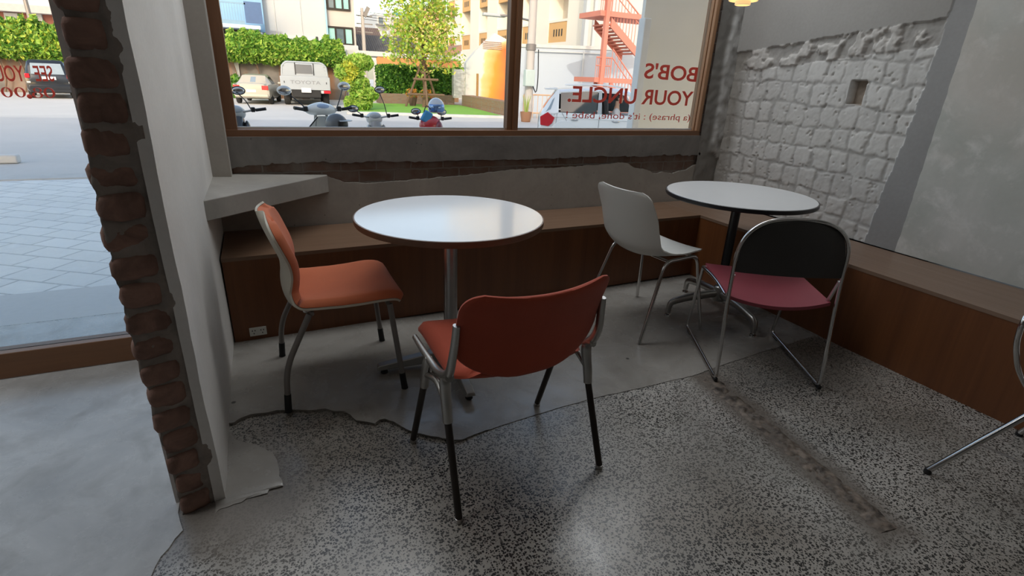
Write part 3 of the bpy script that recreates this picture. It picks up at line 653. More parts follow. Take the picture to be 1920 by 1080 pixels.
def pad_solid(G, base, th, sign=1, sharpn=6):
    """upholstered pad lying on surface G: full in the middle, rolled edges"""
    nu, nv, _ = G.shape; n = normals(G)*sign; a = np.abs(np.linspace(-1, 1, nu))[:, None]; b = np.abs(np.linspace(-1, 1, nv))[None, :]
    e = (1-a**14)*(1-b**12); e = np.clip(e, 0, 1)**.4
    return MB().slab(G+n*base, G+n*(base+.002+th*e)[:, :, None])
# --- orange upholstered chair with cream shell
OC = thing('upholstered_chair', 'chair with orange seat and back pads on a cream shell, facing the wood-edged table', 'chair', (.22, 2.143, .0125), math.radians(-90))
prof = [(-.262, .752), (-.250, .71), (-.226, .64), (-.203, .57), (-.201, .51), (-.206, .455), (-.192, .412), (-.145, .388), (-.05, .390), (.06, .398), (.15, .408), (.20, .405), (.222, .385)]
def wO(s): 
    w = np.interp(s, [0, .1, .2, .28, .36, .43, .5, .6, .9, 1], [.2, .208, .2, .178, .186, .208, .216, .216, .222, .212]); return rounded(s, w, .13, .05, .38, .86)
def cO(s): return np.interp(s, [0, .15, .3, .36, .46, .55, .7, 1], [.025, .03, .03, .022, .03, .03, .018, .004])
Gs = surf(prof, 70, 33, wO, cO)
def nsign(G, toward):
    n = normals(G); c = G.reshape(-1, 3).mean(0); return 1 if (n.reshape(-1, 3).mean(0) @ np.array(toward)) > 0 else -1
sg = nsign(Gs, (0, .5, 1))
shell_solid(Gs, -.008, sg).build('shell', MT['cream_pl'], OC, sharp=50)
def sub(G, a, b, shrink=.94):
    nu = G.shape[0]; H = G[int(a*(nu-1)):int(b*(nu-1))+1].copy(); H[:, :, 0] *= shrink; return H
pb = pad_solid(sub(Gs, 0.012, .475, .955), .001, .036, sg); pb.build('backrest_pad', MT['orange'], OC, sharp=60)
ps = pad_solid(sub(Gs, .487, 1.0, .985), .001, .032, sg); ps.build('seat_pad', MT['orange'], OC, sharp=60)
for sx in (-1, 1):
    MB().ell((sx*.2, -.14, .402), (.012, .012, .008), 12, 8).build('chrome_clip', MT['chrome'], OC)
    rl = fillet([(sx*.196, -.13, .385), (sx*.215, -.235, .18), (sx*.237, -.247, .0)], .07, 8)
    fl_ = [(sx*.196, .175, .385), (sx*.232, .215, .0)]
    for pth in (rl, fl_):
        pth = np.asarray(pth, float); pth = pth if len(pth) > 2 else np.linspace(pth[0], pth[1], 9)
        L_ = MB().tube(pth[:-1] if False else pth, .0115, 14).build('leg', MT['greysteel'], OC, sharp=50)
        e = pth[-1]; d = pth[-1]-pth[-2]; d /= np.linalg.norm(d); MB().tube([e-d*.075, e-d*.01, e], [.013, .0135, .0145], 14).build('rubber_foot', MT['rubber'], L_)
for y_ in (-.12, .17): MB().tube([(-.197, y_, .384), (.197, y_, .384)], .008, 10).build('cross_bar', MT['greysteel'], OC)
# --- red-orange chair with cast aluminium brackets
RC = thing('upholstered_chair', 'red-orange padded chair seen from behind with cast metal side brackets and dark legs', 'chair', (.662, 1.38, 0), math.radians(4.2))
def back_panel():
    nu, nv = 48, 49; G = np.zeros((nu, nv, 3)); v = np.linspace(-1, 1, nv)
    for i in range(nu):
        s = i/(nu-1); z = .732-.305*s; y = -.235+.075*s+.02*math.sin(s*math.pi)
        w = np.interp(s, [0, .15, .55, 1], [.235, .250, .250, .25])
        if s < .16: w = .195+.054*math.sqrt(max(0, 1-((.16-s)/.16)**2))
        if s > .58: w = .25*math.sqrt(max(0.05, 1-((s-.58)/.43)**2.0))
        G[i, :, 0] = w*v; G[i, :, 1] = y+.048*np.abs(w*v/.25)**2; G[i, :, 2] = z-.018*(1-np.abs(v)**2)*(1-s)
    return G
Gb = back_panel(); sb = nsign(Gb, (0, 1, 0))
n_ = normals(Gb)*sb; a = np.abs(np.linspace(-1, 1, 48))[:, None]; b = np.abs(np.linspace(-1, 1, 49))[None, :]
ed = (np.clip((1-a**10)*(1-b**10), 0, 1)**.5)[:, :, None]
MB().slab(Gb+n_*(.004+.016*ed), Gb-n_*(.002+.007*ed)).build('backrest', MT['redorange'], RC, sharp=60)
profS = [(-.150, .462), (-.142, .44), (-.115, .42), (-.05, .408), (.06, .42), (.15, .436), (.205, .438), (.235, .42)]
def wR(s): return rounded(s, np.interp(s, [0, .12, .3, 1], [.19, .22, .235, .235]), .25, .1, .35, .8)
Gr = surf(profS, 44, 29, wR, lambda s: .02); sr = nsign(Gr, (0, .2, 1))
pad_solid(Gr, .0, .026, sr).build('seat', MT['redorange'], RC, sharp=60)
shell_solid(Gr, -.008, sr).build('seat_pan', MT['redorange'], RC, sharp=60)
for sx in (-1, 1):
    X = sx*.258
    mb = MB()
    mb.tube(catmull([(sx*.250, -.150, .632), (sx*.253, -.146, .58), (X, -.138, .52), (X, -.118, .47), (X, -.08, .432)], 16), np.linspace(.0105, .014, 16), 10, flat=1.25, up=(0, 1, 0))
    mb.tube(catmull([(X, -.12, .455), (X, -.03, .425), (X, .08, .43), (X*.99, .19, .44)], 14), np.linspace(.014, .009, 14), 10, flat=1.1)
    mb.tube(catmull([(X, -.085, .44), (X*1.005, -.088, .40), (X*1.01, -.102, .345), (X*1.01, -.112, .295)], 12), [.011, .017, .018, .0175, .017, .0165, .016, .016, .016, .0155, .015, .015], 12, up=(0, 1, 0))
    mb.tube(catmull([(X, .05, .432), (X*1.005, .062, .40), (X*1.01, .08, .345), (X*1.01, .092, .305)], 12), np.r_[.011, .016, np.linspace(.0175, .015, 10)], 12, up=(0, 1, 0))
    mb.tube(catmull([(X*1.01, -.098, .35), (X, -.02, .385), (X*1.01, .076, .36)], 12), .011, 10)
    mb.build('side_bracket', MT['alu'], RC, sharp=55)
    for p0, p1 in (((X*1.01, -.108, .31), (sx*.268, -.214, .012)), ((X*1.01, .088, .32), (sx*.268, .205, .012))):
        l_ = MB().tube(np.linspace(p0, p1, 8), .0115, 14).build('leg', MT['darksteel'], RC, sharp=50)
        MB().lathe([(.003, 0), (.012, .0), (.0135, .004), (.0125, .016), (.003, .018)], 16, (p1[0], p1[1], 0)).build('glide', MT['steel'], l_)
mb = MB(); mb.tube([(-.255, -.04, .412), (-.2, -.04, .398), (.2, -.04, .398), (.255, -.04, .412)], .009, 10); mb.build('cross_rail', MT['alu'], RC)
# --- white plastic shell chair
WC = thing('shell_chair', 'white moulded plastic shell chair with splayed chrome legs in front of the corner table', 'chair', (1.868, 2.16, .004), math.radians(-85))
prof = [(-.262, .772), (-.246, .715), (-.225, .63), (-.205, .54), (-.185, .475), (-.14, .435), (-.06, .420), (.05, .428), (.14, .443), (.185, .447), (.207, .435)]
def wW(s): return rounded(s, np.interp(s, [0, .15, .35, .5, .62, 1], [.2, .212, .216, .22, .222, .208]), .07, .09, .74, .72)
def cW(s): return np.interp(s, [0, .2, .45, .55, .75, 1], [.016, .045, .06, .06, .03, .008])
Gw = surf(prof, 72, 35, wW, cW, 2.2); sw = nsign(Gw, (0, .5, 1)); shell_solid(Gw, -.007, sw).build('shell', MT['white_pl'], WC, sharp=50)
for sx in (-1, 1):
    p = fillet([(sx*.245, -.222, .0), (sx*.2, -.075, .418), (sx*.2, .155, .425), (sx*.258, .222, 0)], [.05, .045], 8)
    h = len(p)//2
    for q in (p[:h+1], p[h:]): 
        l_ = MB().tube(q, .0095, 14).build('leg', MT['chrome'], WC, sharp=50)
for y_ in (-.06, .13): MB().tube([(-.2, y_, .421), (.2, y_, .421)], .008, 10).build('cross_bar', MT['chrome'], WC)
# --- chrome sled chair
SL = thing('sled_chair', 'chrome sled-base chair with rounded black back and maroon seat', 'chair', (2.114, 1.6, .003), math.radians(-29))
def arch():
    P = [(-.233, -.275, .012), (-.234, -.212, .42)]
    A = []
    for k in range(33):
        t = math.pi*(1-k/32); c, s_ = math.cos(t), math.sin(t); x = .232*np.sign(c)*abs(c)**.72; z = .565+.2*abs(s_)**.8; A.append((x, -.205-.012*s_, z))
    return P, A
hw = .233
pts = [(-hw, .285, .012), (-hw, -.27, .012), (-hw, -.215, .40)]
A = arch()[1]
path = list(fillet([(-hw, .20, .395), (-hw, .285, .012), (-hw, -.275, .012), (-hw, -.215, .42), A[0]], [.035, .03, .1], 7))[:-1]+A+list(fillet([A[-1], (hw, -.215, .42), (hw, -.275, .012), (hw, .285, .012), (hw, .20, .395)], [.1, .03, .035], 7))[1:]
MB().tube(np.array(path), .0085, 14).build('frame', MT['chrome'], SL, sharp=60)
for sx in (-1, 1):
    MB().tube(fillet([(sx*hw, .20, .395), (sx*(hw-.012), .02, .40), (sx*(hw-.016), -.17, .375), (sx*(hw-.006), -.205, .50)], [.1, .045], 8), .0085, 12).build('seat_rail', MT['chrome'], SL, sharp=60)
    for y_ in (-.255, .225): MB().box((sx*hw, y_, .009), (.015, .055, .018)).build('glide', MT['black'], SL, bevel=.003)
MB().tube([(-hw, .20, .395), (hw, .20, .395)], .0085, 12).build('front_rail', MT['chrome'], SL)
G = np.zeros((34, 21, 3))
for i in range(34):
    y_ = .205-.40*i/33; 
    for j in range(21):
        v = -1+2*j/20; G[i, j] = ((.222-.0*i)*v, y_-.025*(1-v*v)*(i/33)**3, .405-.018*(i/33)-.028*(1-v*v)*(.35+.65*(i/33)))
MB().slab(G+[0, 0, .010], G-[0, 0, .006]).build('seat', MT['maroon'], SL, sharp=60)
G = np.zeros((24, 33, 3))
for i in range(24):
    z = .515+.243*i/23
    for j in range(33):
        v = -1+2*j/32; zz = z-.565; w = .226 if zz < 0 else .226*max(0, 1-(min(zz, .194)/.196)**(1/.8))**(.72/2)*1.0
        if zz > 0:
            s_ = (min(zz/.2, .999))**(1/.8); w = .222*(math.sqrt(max(0, 1-s_*s_)))**.72
        G[i, j] = (max(w, .05)*v, -.207-.022*(1-v*v), z)
MB().slab(G, G+[0, .012, 0]).build('backrest', plain('charcoal_back_panel', (.036, .033, .031), .4), SL, sharp=60)
# --- chair cut by the right edge of the picture
EC = thing('chrome_chair', 'chrome tube chair cut off by the right edge of the photo', 'chair', (2.36, .40, 0), 0)
ft = np.array([2.046, .713]) - np.array([2.36, .40])
fe = [(ft[0], ft[1]), (.30, .30), (.30, -.30), (-.30, -.30)]; tops = [(-.12, .12), (.13, .13), (.13, -.13), (-.13, -.13)]
for (x, y), (tx, ty_) in zip(fe, tops):
    l_ = MB().tube(np.linspace((tx, ty_, .43), (x, y, .012), 8), .0105, 14).build('leg', MT['chrome'], EC, sharp=50)
    MB().lathe([(.003, 0), (.012, .0), (.013, .005), (.011, .02)], 14, (x, y, 0)).build('foot_cap', MT['black'], l_)
mb = MB()
for k in range(4):
    a = np.array([*(np.array(tops[k])*.36+np.array(fe[k])*.64), .165]); b = np.array([*(np.array(tops[(k+1) % 4])*.36+np.array(fe[(k+1) % 4])*.64), .165]); mb.tube([a, (a+b)/2+[0, 0, .02], b], .004, 8)
mb.build('brace_wires', MT['chrome'], EC)
lp2 = np.array([AT(1, .60, *p) for p in ((1975, 572), (1930, 588), (1909, 630), (1906, 668), (1913, 702), (1935, 738), (1975, 760))])-np.array([2.36, .40, 0]); MB().tube(catmull(lp2, 30), .0075, 12).build('arm_loop', MT['chrome'], EC, sharp=60)
Gq = surf([(-.2, .78), (-.19, .62), (-.17, .5), (-.1, .455), (.05, .45), (.17, .46)], 40, 25, lambda s: rounded(s, .17, .12, .1), lambda s: .03)
shell_solid(Gq, .006, 1).build('shell', MT['white_pl'], EC, sharp=50).rotation_euler.z = math.radians(-50)
# --- pendant lamp over the corner table
lp_ = AT(1, 2.078, 1392, 10)
PL = thing('pendant_lamp', 'cream tiered pendant lamp hanging at the top edge above the corner table', 'lamp', (lp_[0]+.0, 2.078, lp_[2]))
def lampmat():
    t = NT('lamp_shade_cream'); t.set(color=(.75, .62, .4), rough=.5, emit=(1, .72, .36), es=.55); return t.m
MT['shade'] = lampmat()
MT['bulb'] = (lambda t: t.set(color=(.9, .85, .7), emit=(1, .83, .5), es=2.2).m)(NT('lamp_diffuser'))
def tier(r, z0, z1): return [(r, z0), (r+.002, z0+.002), (r+.002, z1), (r*.62, z1+.012), (r*.62, z1+.009), (r-.002, z1-.002), (r-.002, z0)]
MB().lathe(tier(.033, 0, .026), 40).build('lower_shade', MT['shade'], PL, sharp=40)
MB().lathe(tier(.064, .018, .05), 40).build('middle_shade', MT['shade'], PL, sharp=40)
MB().lathe(tier(.098, .044, .085), 40).build('upper_shade', MT['shade'], PL, sharp=40)
MB().lathe([(1e-4, .004), (.031, .004), (.031, .01), (1e-4, .01)], 32).build('diffuser', MT['bulb'], PL)
MB().tube([(0, 0, .08), (0, 0, 2.9-lp_[2])], .003, 8).build('cord', MT['black'], PL); MB().lathe([(1e-4, .08), (.02, .085), (.02, .12), (1e-4, .125)], 20).build('socket_cap', MT['black'], PL)
# ================================================================== outside
GZ = -.06
def GP(px, py): return AT(2, GZ, px, py)
class Facade:
    """vertical plane through two ground points; pixels are measured onto it"""
    def __init__(s, P0, P1):
        s.p = np.array(P0[:2], float); d = np.array(P1[:2], float)-s.p; s.d = d/np.linalg.norm(d); s.n = np.array([-s.d[1], s.d[0]]); s.rot = math.atan2(s.d[1], s.d[0])
    def at(s, px, py):
        d = _f*FPX + _r*(px-960) - _u*(py-540); t = (s.n @ s.p)/(s.n @ d[:2]); P = np.array([0, 0, CAMZ])+t*d; return (P[:2]-s.p) @ s.d, P[2]
    def rect(s, x0, y0, x1, y1, d0=0, d1=.1, mb=None):
        xm, ym = (x0+x1)/2, (y0+y1)/2; a, b = s.at(x0, ym)[0], s.at(x1, ym)[0]; zt, zb = s.at(xm, y0)[1], s.at(xm, y1)[1]
        mb = mb or MB(); return mb.bb((a, d0, zb), (b, d1, zt))
    def root(s, name, label, cat, group=None): return thing(name, label, cat, (s.p[0], s.p[1], 0), s.rot, group)
def Yface(Y): return Facade((0, Y), (1, Y))
MT['asphalt'] = concrete('worn_grey_asphalt', (.67, .65, .615), .07, .5, .85, .2, False, 14, .006)
MT['apron'] = concrete('pale_concrete_apron', (.74, .73, .7), .05, 1.2, .7, .12, False, 30, .003)
MT['kerb'] = concrete('kerb_concrete', (.62, .61, .58), .12, 3, .8, .2, False)
def paver():
    t = NT('slate_pavers'); co = t.co(rot=(0, 0, math.radians(33)), scale=(1, 1, 1))
    b = t.n('ShaderNodeTexBrick'); t.l(co, b.inputs['Vector']); b.inputs['Scale'].default_value = 1; b.inputs['Brick Width'].default_value = .3; b.inputs['Row Height'].default_value = .2; b.inputs['Mortar Size'].default_value = .008
    b.inputs['Color1'].default_value = (.72, .71, .68, 1); b.inputs['Color2'].default_value = (.8, .79, .76, 1); b.inputs['Mortar'].default_value = (.45, .45, .44, 1)
    n1 = t.noise(9, 6, .7); col = t.mix(t.ramp(n1, [(.5, 0), (.72, .7)]), b.outputs['Color'], (.88, .88, .86)); t.set(color=col, rough=t.ramp(n1, [(.3, .3), (.7, .6)]))
    t.bump(t.math('ADD', t.math('MULTIPLY', n1, 1.3), t.math('MULTIPLY', b.outputs['Fac'], -.6)), .5, .012); return t.m
MT['paver'] = paver()
tag(MB().bb((-60, 3.2, -.5), (90, 120, GZ-.004)).build('ground_lot', MT['asphalt']), kind='structure')
gl = bpy.data.objects['ground_lot']
MB().bb((-14, 3.16, -.3), (-.35, 3.78, -.035)).build('apron', MT['apron'], gl, bevel=.01)
MB().bb((-14, 3.78, -.3), (9, 7.72, -.045)).build('pavement', MT['paver'], gl)
MB().bb((-14, 7.72, -.3), (9, 8.05, -.03)).build('kerb', MT['kerb'], gl, bevel=.015)
ws = AT(2, GZ, 0, 312); t = thing('wheel_stop', 'pale concrete wheel stop on the lot beyond the pavement', 'wheel stop', (-3.9, 9.2, GZ)); MB().bb((-.9, -.07, 0), (.95, .07, .11)).build('block', MT['apron'], t, bevel=.02)
# ---------- foliage
def leaves(pts, size, cols, seed=0, up=.3):
    g = np.random.default_rng(seed); n = len(pts); pts = np.asarray(pts, float)
    a = g.normal(size=(n, 3)); a /= np.linalg.norm(a, axis=1)[:, None]; b = g.normal(size=(n, 3)); b -= a*(a*b).sum(1)[:, None]; b /= np.linalg.norm(b, axis=1)[:, None]
    s = size*g.uniform(.6, 1.3, n)[:, None]; V = np.stack([pts-a*s, pts+b*s*.5, pts+a*s, pts-b*s*.5], 1).reshape(-1, 3)
    F = [(4*i, 4*i+1, 4*i+2, 4*i+3) for i in range(n)]; c = np.asarray(cols)[g.integers(0, len(cols), n)]*g.uniform(.75, 1.25, n)[:, None]
    return V, F, np.repeat(c, 4, 0)
def leafmat():
    t = NT('leaf_green'); a = t.n('ShaderNodeVertexColor', layer_name='paint'); t.set(color=a.outputs[0], rough=.5, spec=.3); tl = t.n('ShaderNodeBsdfTranslucent'); t.l(a.outputs[0], tl.inputs[0]); mx = t.n('ShaderNodeMixShader'); mx.inputs[0].default_value = .35; t.l(t.b.outputs[0], mx.inputs[1]); t.l(tl.outputs[0], mx.inputs[2]); t.l(mx.outputs[0], t.out.inputs[0]); return t.m
MT['leaf'] = leafmat()
def leafobj(name, pts, size, cols, parent=None, seed=0):
    V, F, c = leaves(pts, size, cols, seed); o = MB().add(V, F).build(name, MT['leaf'], parent, sharp=None, recalc=False); colattr(o, c); return o
def blob(c, d, n, seed=0, shell=.45, bump=.25):
    g = np.random.default_rng(seed); u = g.normal(size=(n, 3)); u /= np.linalg.norm(u, axis=1)[:, None]; r = (shell+(1-shell)*g.uniform(0, 1, n)**.5)*(1+bump*(fbm(u*1.7+seed, 1.6, seed)-.5)*2)
    return np.array(c)+u*r[:, None]*np.array(d)
G_MID = [(.1, .26, .035), (.16, .36, .05), (.07, .2, .03), (.24, .42, .06)]; G_LITE = [(.32, .52, .08), (.42, .6, .1), (.22, .42, .07), (.5, .62, .14)]; G_DARK = [(.045, .14, .025), (.07, .19, .03), (.1, .24, .04), (.03, .1, .02)]; G_YEL = [(.55, .58, .07), (.66, .62, .09), (.42, .52, .07)]
MT['bark'] = plain('bark', (.16, .1, .065), .9, var=.3, vs=12, bump=.5, bs=40, bd=.01)
# boundary wall with stains, ivy along its top
YW_ = 28.6
def stained():
    t = NT('stained_boundary_wall'); n1 = t.noise(.9, 6, .65); v = t.co(scale=(1, 1, .15)); n2 = t.noise(1.3, 5, .6, .3, v)
    col = t.mix(t.ramp(n1, [(.35, 0), (.65, 1)]), (.12, .11, .1), (.24, .22, .2)); col = t.mix(t.ramp(n2, [(.5, 0), (.68, .9)]), col, (.26, .12, .05)); t.set(color=col, rough=.9); t.bump(n1, .3, .02); return t.m
fb = Yface(YW_); a = fb.at(-90, 150)[0]; b = fb.at(652, 150)[0]; ztop = fb.at(500, 104)[1]
tw = thing('boundary_wall', 'rust-stained concrete boundary wall behind the parked cars, ivy on top', 'wall', ((a+b)/2, YW_, GZ))
MB().bb(((a-b)/2, 0, 0), ((b-a)/2, .2, ztop-GZ)).build('panels', stained(), tw)
for k in range(7): MB().bb(((a-b)/2+.5+k*3.1, -.1, 0), ((a-b)/2+.68+k*3.1, .02, ztop-GZ+.05)).build('post', MT['kerb'], tw)
g = np.random.default_rng(5)
def ivy(px0, px1, ytop, ybot, n, label, seed, cols):
    x0, x1 = fb.at(px0, 90)[0], fb.at(px1, 90)[0]; zt, zb = fb.at((px0+px1)/2, ytop)[1], fb.at((px0+px1)/2, ybot)[1]
    g = np.random.default_rng(seed); u = g.uniform(0, 1, n); e = np.clip(np.minimum(u, 1-u)/.06, .25, 1); v = g.beta(1.6, 1.4, n)
    wob = (fbm(np.c_[u*14, u*0], 1, seed)-.5); z = zb+(zt-zb)*(v*(.85+.5*wob)*e+.15*wob); y = YW_-.22-.75*np.sqrt(np.clip(1-(2*v-1)**2, 0, 1))*g.uniform(.3, 1, n)
    t = thing('ivy_hedge', label, 'hedge', ((x0+x1)/2, YW_-.1, GZ)); P = np.c_[x0+(x1-x0)*u-(x0+x1)/2, y-YW_+.1, z-GZ]
    leafobj('foliage', P, .125, cols, t, seed)
    m = MB()
    for k in range(6):
        xx = (x1-x0)*(k/5-.5)*.9; MB().tube(catmull([(xx, -.12, 0), (xx+.15, -.16, (zb-GZ)*.6), (xx-.1, -.2, (zb+zt)/2-GZ)], 10), .03, 6).build('stem', MT['bark'], t)
ivy(418, 648, 62, 122, 17000, 'bright green ivy along the boundary wall above the pickup truck', 11, G_MID+G_LITE)
ivy(-60, 150, 30, 112, 12000, 'yellow-green ivy on the boundary wall seen through the left shop front', 12, G_LITE+G_YEL[:1]+G_MID)
t = thing('shrub_row', 'low green shrubs at the foot of the boundary wall between the two parked cars', 'shrub', (*fb.p+np.array([fb.at(505, 175)[0], 0]), GZ))
leafobj('foliage', np.vstack([blob((k*.7-1.3, -.75, .45), (.5, .4, .5), 500, 30+k) for k in range(2)]), .12, G_MID, t, 3)
# ---------- lawn, planter, hedge, shrub column, tree
YH = 26.5
lawn = [GP(650, 214)[:2], GP(700, 214.5)[:2], GP(800, 217.5)[:2], GP(955, 222)[:2], GP(905, 208.5)[:2], GP(872, 200.5)[:2]]
lawn += [(lawn[-1][0], YH-.85), (4.9, YH-.85)]
if lawn[-3][1] > YH-.85: lawn[-3] = (lawn[-3][0], YH-.9)
tl = NT('mown_grass'); n1 = tl.noise(2, 5); n2 = tl.noise(60, 3); tl.set(color=tl.mix(n1, (.16, .42, .05), (.32, .6, .09)), rough=.8); tl.bump(n2, .6, .03)
o = MB().prism(lawn, GZ-.02, GZ+.03).build('lawn', tl.m); tag(o, 'bright green mown lawn in front of the hedge and tree', 'lawn', kind='stuff')
P = np.array(lawn[:4]); kb = MB()
kb.tube(np.array([(p[0], p[1]-.06, GZ+.03) for p in P]), .06, 6); tag(kb.build('lawn_kerb', MT['kerb']), 'low concrete kerb along the front edge of the lawn', 'kerb')
fh = Yface(YH); hx0, hx1 = fh.at(708, 160)[0], fh.at(868, 160)[0]; hz1, hz0 = fh.at(790, 130)[1], fh.at(790, 180)[1]
t = thing('planter_box', 'long low brown brick planter under the clipped hedge', 'planter', ((hx0+hx1)/2, YH, GZ)); MB().bb(((hx0-hx1)/2, -.75, 0), ((hx1-hx0)/2-.7, .5, hz0-GZ+.1)).build('kerb_wall', brickmat('planter_brick', (.2, .12, .085), (.25, .16, .11), (.2, .17, .14)), t, bevel=.02)
t = thing('clipped_hedge', 'dark green clipped hedge standing in the brown planter behind the tree', 'hedge', ((hx0+hx1)/2, YH, hz0+.11)); n = 24000
P = np.c_[g.uniform(-.5, .5, n)*(hx1-hx0), -.62+1.1*g.uniform(0, 1, n)**1.6, (hz1-hz0)*g.uniform(0, 1, n)**.8]; P[:, 2] += .25*(fbm(P[:, :2]*[1, .2], 1.4, 4)-.5)*(P[:, 2]/(hz1-hz0))
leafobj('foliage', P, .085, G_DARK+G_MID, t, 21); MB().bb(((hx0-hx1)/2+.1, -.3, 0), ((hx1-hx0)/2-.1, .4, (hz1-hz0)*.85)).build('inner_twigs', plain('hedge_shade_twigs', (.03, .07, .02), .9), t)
cb = AD(678, 200, 19.3); t = thing('column_shrub', 'tall pale green column of shrub with a yellow side, right of the pickup truck', 'shrub', (cb[0], cb[1], GZ))
zt = AD(672, 112, 19.3)[2]-GZ; parts = [blob((-.12+.25*math.sin(k*1.7), 0, zt*(.14+.2*k)), (.5, .45, zt*.16), 2600, 40+k, .5, .2) for k in range(5)]
leafobj('foliage', np.vstack(parts), .09, G_LITE, t, 41); leafobj('yellow_foliage', np.vstack([blob((-.36, -.2, zt*.78), (.28, .3, zt*.17), 700, 47), blob((-.42, -.2, zt*.6), (.2, .25, zt*.1), 250, 48)]), .11, G_YEL, t, 42); MB().tube([(0, 0, 0), (0, 0, zt*.7)], .07, 8).build('stem', MT['bark'], t)
tb = AD(795, 194, 22.6); t = thing('young_tree', 'airy young tree with yellow-green leaves tied to wooden stakes on the lawn', 'tree', (tb[0], tb[1], GZ))
zc = AD(795, 60, 22.6)[2]-GZ; zf = AD(795, 140, 22.6)[2]-GZ
MB().tube(catmull([(0, 0, 0), (.05, 0, zf*.6), (0, 0, zf), (.05, 0, zc*.9)], 14), np.linspace(.09, .03, 14), 8).build('trunk', MT['bark'], t)
cr = []
for k in range(12):
    a_ = k*2.4; top_ = np.array([math.cos(a_)*1.1, math.sin(a_)*.8, zf+(zc-zf)*(.35+.13*k)]); MB().tube(catmull([(0, 0, zf*.9+.12*k), top_*np.array([.5, .5, 1])-[0, 0, .3], top_], 8), np.linspace(.035, .01, 8), 6).build('branch', MT['bark'], t); cr.append(blob(top_, (.75, .6, .6), 230, 60+k, .1))
cr.append(blob((0, 0, zc), (1.2, .9, 1.9), 1500, 80, .2)); cr.append(blob((.1, 0, zc+1.5), (.6, .5, .9), 300, 81, .2))
leafobj('foliage', np.vstack(cr), .09, G_LITE+G_YEL+[(.6, .55, .2)], t, 50)
for k in range(3):
    a_ = k*2.1+.5; MB().tube([(math.cos(a_)*.85, math.sin(a_)*.6, 0), (math.cos(a_)*.1, math.sin(a_)*.1, 1.75)], .05, 7).build('stake', MT['bark'], t)
for h_ in (.55, 1.15):
    rr_ = .85*(1-h_/1.9); MB().tube([(-rr_-.2, -.35, h_), (rr_+.2, -.35, h_)], .05, 7).build('stake_rail', MT['bark'], t)
for px, py, lab in ((774, 196, 'small terracotta pot of orange flowers left of the tree stakes'), (801, 197, 'small pot of orange flowers right of the tree stakes')):
    c = AD(px, py, 23.3); t = thing('flower_pot', lab, 'flower pot', (c[0], c[1], GZ+.03)); MB().lathe([(.001, 0), (.13, 0), (.2, .35), (.16, .35), (.15, .3), (.001, .3)], 16).build('pot', plain('dark_pot', (.1, .06, .045), .8), t); leafobj('flowers', blob((0, 0, .5), (.3, .3, .22), 160, 91), .07, [(.62, .2, .05), (.65, .3, .06), (.2, .3, .06)], t, 92)
# ---------- lattice fence and beam behind the hedge
fl_ = Yface(29); t = fl_.root('lattice_fence', 'orange pierced-block fence behind the clipped hedge', 'fence'); Lo = plain('orange_block', (.62, .28, .1), .8)
x0, z1 = fl_.at(708, 108); x1, z0 = fl_.at(862, 136); m = MB(); nr = 5; nc = 16
for k in range(nr+1): m.bb((x0, 0, z0+(z1-z0)*k/nr-.05), (x1, .15, z0+(z1-z0)*k/nr+.05))
for k in range(nc+1): m.bb((x0+(x1-x0)*k/nc-.05, .02, z0), (x0+(x1-x0)*k/nc+.05, .13, z1))
m.build('lattice', Lo, t); MB().bb((x0, .16, GZ), (x1, .3, z1)).build('backing_wall', plain('orange_render', (.66, .4, .2), .85), t); MB().bb((x0-1.5, -.05, z1+.06), (x1, .3, z1+.28)).build('cap_beam', MT['kerb'], t)
# ---------- buildings
pane = plain('blue_grey_pane', (.1, .14, .17), .08, spec=.7, var=.3, vs=3); wht = plain('white_render', (.47, .49, .5), .8, var=.04, vs=.6); cream = plain('cream_render', (.74, .66, .5), .85, var=.08, vs=.7); beige = plain('beige_siding', (.5, .46, .42), .8, var=.1, vs=1.2); teal = plain('teal_paint', (.12, .42, .42), .7); bluep = plain('pale_blue_paint', (.22, .4, .6), .7, var=.15, vs=1); tealc = plain('teal_curtain', (.3, .55, .52), .8, var=.25, vs=3)
def window(F, root, x0, y0, x1, y1, fr=None, pn=None, dep=-.02, mull=1):
    """frame as a part, panes as its sub-parts"""
    xm, ym = (x0+x1)/2, (y0+y1)/2; a, b = F.at(x0, ym)[0], F.at(x1, ym)[0]; zt, zb = F.at(xm, y0)[1], F.at(xm, y1)[1]; w = min(.09, (b-a)*.08); m = MB()
    m.bb((a, dep-.05, zb), (a+w, dep+.1, zt)); m.bb((b-w, dep-.05, zb), (b, dep+.1, zt)); m.bb((a+w, dep-.05, zb), (b-w, dep+.1, zb+w)); m.bb((a+w, dep-.05, zt-w), (b-w, dep+.1, zt))
    for k in range(1, mull+1): c = a+(b-a)*k/(mull+1); m.bb((c-w/2, dep-.05, zb+w), (c+w/2, dep+.1, zt-w))
    f = m.build('window', fr or MT['darksteel'], root); cs = [a]+[a+(b-a)*k/(mull+1) for k in range(1, mull+1)]+[b]
    for k in range(mull+1): MB().bb((cs[k]+w/2, dep, zb+w/2), (cs[k+1]-w/2, dep+.03, zt-w/2)).build('pane', (pn or [pane])[k % len(pn or [1])], f)
    return f
F = Yface(33); t = F.root('white_building', 'tall white-panelled building with a beige windowed side above the ivy', 'building')
F.rect(486, -70, 611, 82, 0, 6).build('panel_wall', wht, t); F.rect(505, 67, 612, 83, -.05, 0).build('base_band', MT['kerb'], t)
for px in (512, 561): F.rect(px, -60, px+1, 66, -.04, 0).build('seam', MT['kerb'], t)
F.rect(592, 69, 596, 82, -.12, -.05).build('meter', MT['black'], t); F.rect(608, -60, 610.5, 84, -.2, -.06).build('drain_pipe', plain('sky_blue_pipe', (.3, .55, .68), .5), t)
F.rect(611, -70, 664, 84, .1, 6).build('side_wall', beige, t); F.rect(610, 84, 670, 97, -.3, 6).build('ledge', wht, t)
